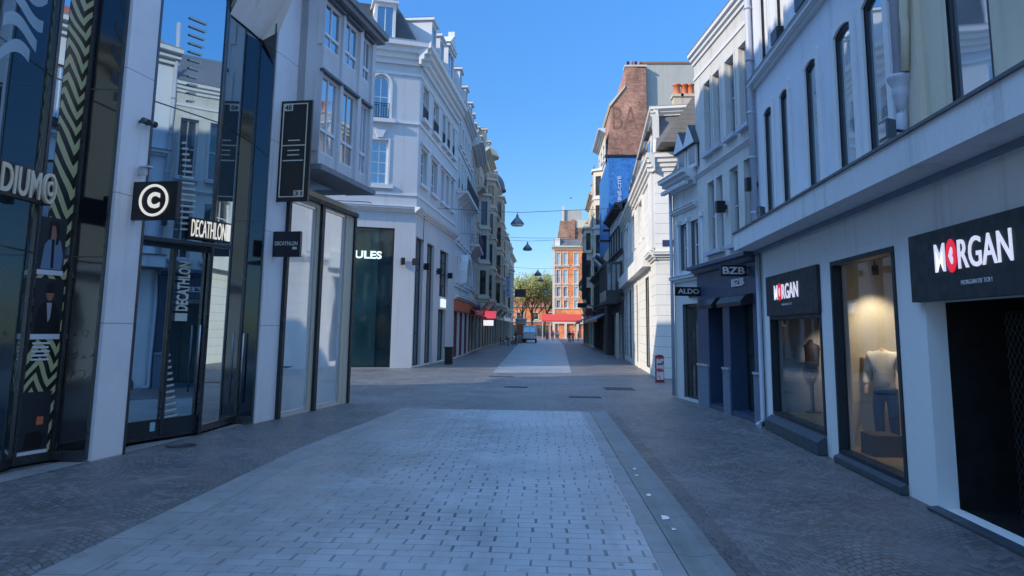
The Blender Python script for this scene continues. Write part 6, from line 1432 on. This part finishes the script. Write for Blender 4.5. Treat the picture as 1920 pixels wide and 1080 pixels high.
# ---- square: awning, van, kiosk, tables, people, trees
M['awn_red'] = paint('sunlit_red_awning', (.62, .055, .03), .7)
YW = 150.
x0, z1 = atY(1014, 600, YW); x1, z2 = atY(1092, 583, YW); zl = 3.0
rt_ = thing('red_awning_terrace', (x0, YW, 0), 'long bright red café awning in front of the orange house', 'awning')
S = Fac((x0, YW), (x1, YW)); b = MB(); b.prism(S, [(0, z1 - .05), (0, z1 - .32), (.04, z1 - .32), (.04, z1 - .05), (-3.0, z1 + 1.25), (-3.0, z1 + 1.15)], .2, S.L); b.build('awning_cloth', M['awn_red'], rt_)
b = MB()
for k in range(6): uu = .3 + (S.L - .4) * k / 5; b.box(S, uu, uu + .07, -.1, -.03, 0, z1 - .1)
b.build('post', M['whitep'], rt_)
def van(x, y, s, label):
    r_ = thing('white_van', (x, y, 0), label, 'van')
    S = Fac((x - 1.0, y), (x + 1.0, y)); b = MB()
    b.prism(Fac((x + 1.0, y), (x + 1.0, y + 5)), [(0, .45), (0, 1.2), (0, 2.35)], 0, 0.01) if False else None
    # seen from behind: body, rear doors, windows, lights, wheels
    b.box(S, 0, 2.0, -5.0, 0, .42, 1.35); b.hexa([S.P(0, 0, 1.351), S.P(2, 0, 1.351), S.P(2, -4.2, 1.351), S.P(0, -4.2, 1.351), S.P(.12, -.12, 2.45), S.P(1.88, -.12, 2.45), S.P(1.88, -3.6, 2.45), S.P(.12, -3.6, 2.45)])
    b.build('body', M['van_white'], r_, bevel=.06)
    b = MB(); b.hexa([S.P(.2, .02, 1.5), S.P(.96, .02, 1.5), S.P(.96, -.05, 1.5), S.P(.2, -.05, 1.5), S.P(.26, -.06, 2.15), S.P(.96, -.06, 2.15), S.P(.96, -.2, 2.15), S.P(.26, -.2, 2.15)])
    b.hexa([S.P(1.04, .02, 1.5), S.P(1.8, .02, 1.5), S.P(1.8, -.05, 1.5), S.P(1.04, -.05, 1.5), S.P(1.04, -.06, 2.15), S.P(1.74, -.06, 2.15), S.P(1.74, -.2, 2.15), S.P(1.04, -.2, 2.15)]); b.build('window', M['glass'], r_)
    b = MB(); b.box(S, .0, 2.0, .0, .1, .42, .6); b.build('bumper', M['dark'], r_)
    for u in (.05, 1.83):
        b = MB(); b.box(S, u, u + .12, .002, .04, .9, 1.3); b.build('tail_light', M['red'], r_)
    b = MB(); b.box(S, .75, 1.25, .003, .02, .75, .86); b.build('number_plate', M['whitep'], r_)
    for u in (.12, 1.88):
        for v in (-.9, -4.1): b = MB(); b.tube([S.P(u - .12, v, .34), S.P(u + .12, v, .34)], .34, 0, 18); b.build('wheel', M['black'], r_)
M['van_white'] = paint('white_van_paint', (.72, .74, .76), .25)
van(atY(993, 620, 107)[0], 107, 1, 'white delivery van parked in front of the tree')
x, z = atY(979, 590, 112); b = MB(); b.box(WF, x - .9, x + .7, -112, -110, .05, 3.3, 0); b.box(WF, x - 1.0, x + .8, -112.1, -109.6, 3.301, 3.45, 0); b.box(WF, x - .7, x + .5, -109.99, -109.95, 1.1, 2.6, 1)
tag(b.build('kiosk', [M['sunny_cream'] if 'sunny_cream' in M else M.setdefault('sunny_cream', paint('kiosk_cream', (.6, .56, .5), .5)), M['print_orange']], loc=(x, 111, 0)), 'small cream kiosk with a counter hatch left of the white van', 'kiosk')
def bistro_table(x, y, label, group):
    r_ = thing('bistro_table', (x, y, 0), label, 'table', group); b = MB(); b.lathe((x, y, 0), [(.38, .72), (.38, .75)], 16); b.build('tabletop', M['dark'], r_); b = MB(); b.lathe((x, y, 0), [(.22, 0), (.22, .02), (.03, .04), (.03, .719)], 12); b.build('pedestal', M['black'], r_)
    return r_
def chair(x, y, a, label, group, mat='dark'):
    r_ = thing('terrace_chair', (x, y, 0), label, 'chair', group); S = Fac((x, y), (x + math.cos(a), y + math.sin(a)))
    b = MB(); b.box(S, -.22, .22, -.22, .22, .43, .47); b.build('seat', M[mat], r_); b = MB(); b.box(S, -.22, .22, -.24, -.20, .5, .9); b.build('backrest', M[mat], r_)
    for u in (-.2, .2):
        for v in (-.2, .2): b = MB(); b.tube([S.P(u, v, 0), S.P(u, v, .43)], .016, 0, 6); b.build('leg', M['black'], r_)
k = 0
for (x, y) in ((-3.9, 88), (-4.3, 94), (-3.6, 99), (-4.1, 105), (-3.3, 111), (-2.6, 116)):
    bistro_table(x, y, 'dark terrace tables in a line along the left row', 'terrace tables'); chair(x - .7, y, R(90 + random.uniform(-20, 20)), 'dark terrace chairs around the small tables by the left row', 'terrace chairs'); chair(x + .7, y + .1, R(-90 + random.uniform(-20, 20)), 'dark terrace chairs around the small tables by the left row', 'terrace chairs'); k += 1
for i, (px, Y, f, h, cols, lb, st) in enumerate([(1068, 112, R(-90), 1.75, ('skin', 'dark_cloth', 'denim'), 'person in a dark top and blue trousers walking near the right row', .12), (1074, 116, R(-80), 1.68, ('skin', 'pink_cloth', 'dark_cloth'), 'person in a pink top beside the darkly dressed walker', .1),
        (1037, 134, R(90), 1.72, ('skin', 'pink_cloth', 'grey_cloth'), 'person in pink top and grey trousers before the red awning', .15), (1046, 138, R(100), 1.7, ('skin', 'knit', 'denim'), 'person in a cream top in front of the red awning', .1), (1026, 130, R(-100), 1.78, ('skin', 'grey_cloth', 'dark_cloth'), 'person in grey in the middle of the far square', .12),
        (1084, 121, R(180), 1.7, ('skin', 'grey_cloth', 'denim'), 'person in grey top standing by the far right row', 0), (988, 112, R(0), 1.74, ('skin', 'dark_cloth', 'grey_cloth'), 'person in black standing in front of the white van', .0), (967, 104, R(-30), 1.7, ('skin', 'denim', 'dark_cloth'), 'person in blue top by the terrace tables', 0)]):
    x = gnd(px, 617.8 + 1400 * 1.9 / Y)[0]; x = atY(px, 625, Y)[0]; figure('person', (x, Y, 0), f, h, lb, 'person', cols=cols, stride=st)
# bird
x, z = atY(1070, 372, 90); b = MB(); b.tube([(x - .1, 90, z), (x, 90, z), (x + .12, 90, z)], [.02, .05, .015], 0, 8)
b.poly([(x - .02, 90, z + .03), (x + .05, 89.6, z + .12), (x + .08, 90, z + .03)]); b.poly([(x - .02, 90, z + .03), (x + .05, 90.4, z + .12), (x + .08, 90, z + .03)]); b.poly([(x - .02, 89.95, z + .02), (x - .25, 89.9, z + .10), (x + .03, 90.0, z + .05)]); b.poly([(x + .02, 90, z + .02), (x + .3, 90, z + .1), (x + .06, 90, z + .05)])
tag(b.build('bird', M['dark'], loc=(x, 90, z)), 'small dark bird high in the sky above the brick block', 'bird')

def leafm(name, c):
    n = NT(name); r = n.white(n.scale(n.pos, (3, 3, 3))); nn = n.noise(1.2, detail=3); k = n.ramp(nn, .3, .7, .6, 1.35); col = n.mix(1., c, n.comb(k, k, k), 'MULTIPLY')
    t = n.n('ShaderNodeBsdfTranslucent'); n.put(t.inputs[0], c); mx = n.n('ShaderNodeMixShader'); mx.inputs[0].default_value = .3; n.put(mx.inputs[1], n.bsdf(col, .7)); n.put(mx.inputs[2], t.outputs[0]); return n.done(mx.outputs[0])
M['leaf'] = leafm('spring_leaves', (.42, .45, .10)); M['leaf2'] = leafm('brownish_buds', (.42, .42, .14)); M['bark'] = paint('bark', (.07, .05, .035), .9)
def tree(x, y, h, cr, label, seed, mt='leaf', nleaf=4500):
    rnd = random.Random(seed); r_ = thing('tree', (x, y, 0), label, 'tree', 'spring trees on the far square'); b = MB(); tips = []
    def br(p, d, L, r, dep):
        pts = [p]; q = p
        for k in range(3): d = (d + Vector((rnd.uniform(-.18, .18), rnd.uniform(-.18, .18), .08))).normalized(); q = q + d * (L / 3); pts.append(q)
        b.tube(pts, [r, r * .85, r * .7, r * .5], 0, 6 if dep < 2 else 4, False)
        if dep >= 2: tips.append((q, L)); tips.append((pts[2], L))
        if dep < 4:
            for k in range(4 if dep else 6):
                a = rnd.uniform(0, 6.28); sp = rnd.uniform(.5, .95); dd = (d + Vector((math.cos(a) * sp, math.sin(a) * sp, rnd.uniform(-.1, .3)))).normalized(); br(pts[rnd.choice((2, 3, 3))], dd, L * rnd.uniform(.6, .78), r * .5, dep + 1)
    br(Vector((x, y, 0)), Vector((0, 0, 1)), h * .36, h * .022, 0); b.build('trunk', M['bark'], r_)
    c = MB()
    for k in range(nleaf):
        p, L = tips[rnd.randrange(len(tips))]; q = p + Vector([rnd.gauss(0, .32) for _ in range(3)]) * (L * .8 + .5); s_ = rnd.uniform(.10, .24)
        a = Vector([rnd.gauss(0, 1) for _ in range(3)]).normalized(); e = a.orthogonal().normalized(); f = a.cross(e)
        c.poly([q + e * s_, q + f * s_ * .7, q - e * s_, q - f * s_ * .7])
    c.build('crown', M[mt], r_)
tree(atY(1000, 600, 188)[0], 188, 16, 5, 'left yellow-green spring tree behind the white van', 3, 'leaf2'); tree(atY(1019, 600, 192)[0], 192, 17.5, 5, 'right yellow-green spring tree touching the orange house', 5, 'leaf'); tree(atY(984, 600, 184)[0], 184, 15, 5, 'farthest spring tree behind the end of the left row', 9, 'leaf2')
b = MB()
row_building('far_square_house', Fac((-40, 205), (8, 205)), 'low pale house closing the square behind the trees', [(4.6, 6.4)], 12, 8.0, 'brick_orange', 'stone_trim', dict(n=8, h=3), ('gable', 3, 'tile_red'), key=False, D=8)
# continuation behind the viewer on the left and buildings down the side street
row_building('side_street_house', Fac((-46, 14), (-46, 40)), 'plain pale house closing the view down the left side street', [(4.4, 6.2), (7.4, 9.0)], 5, 10.5, 'white_two', 'trim', dict(n=4, h=3), ('gable', 3, 'slate'), D=8)
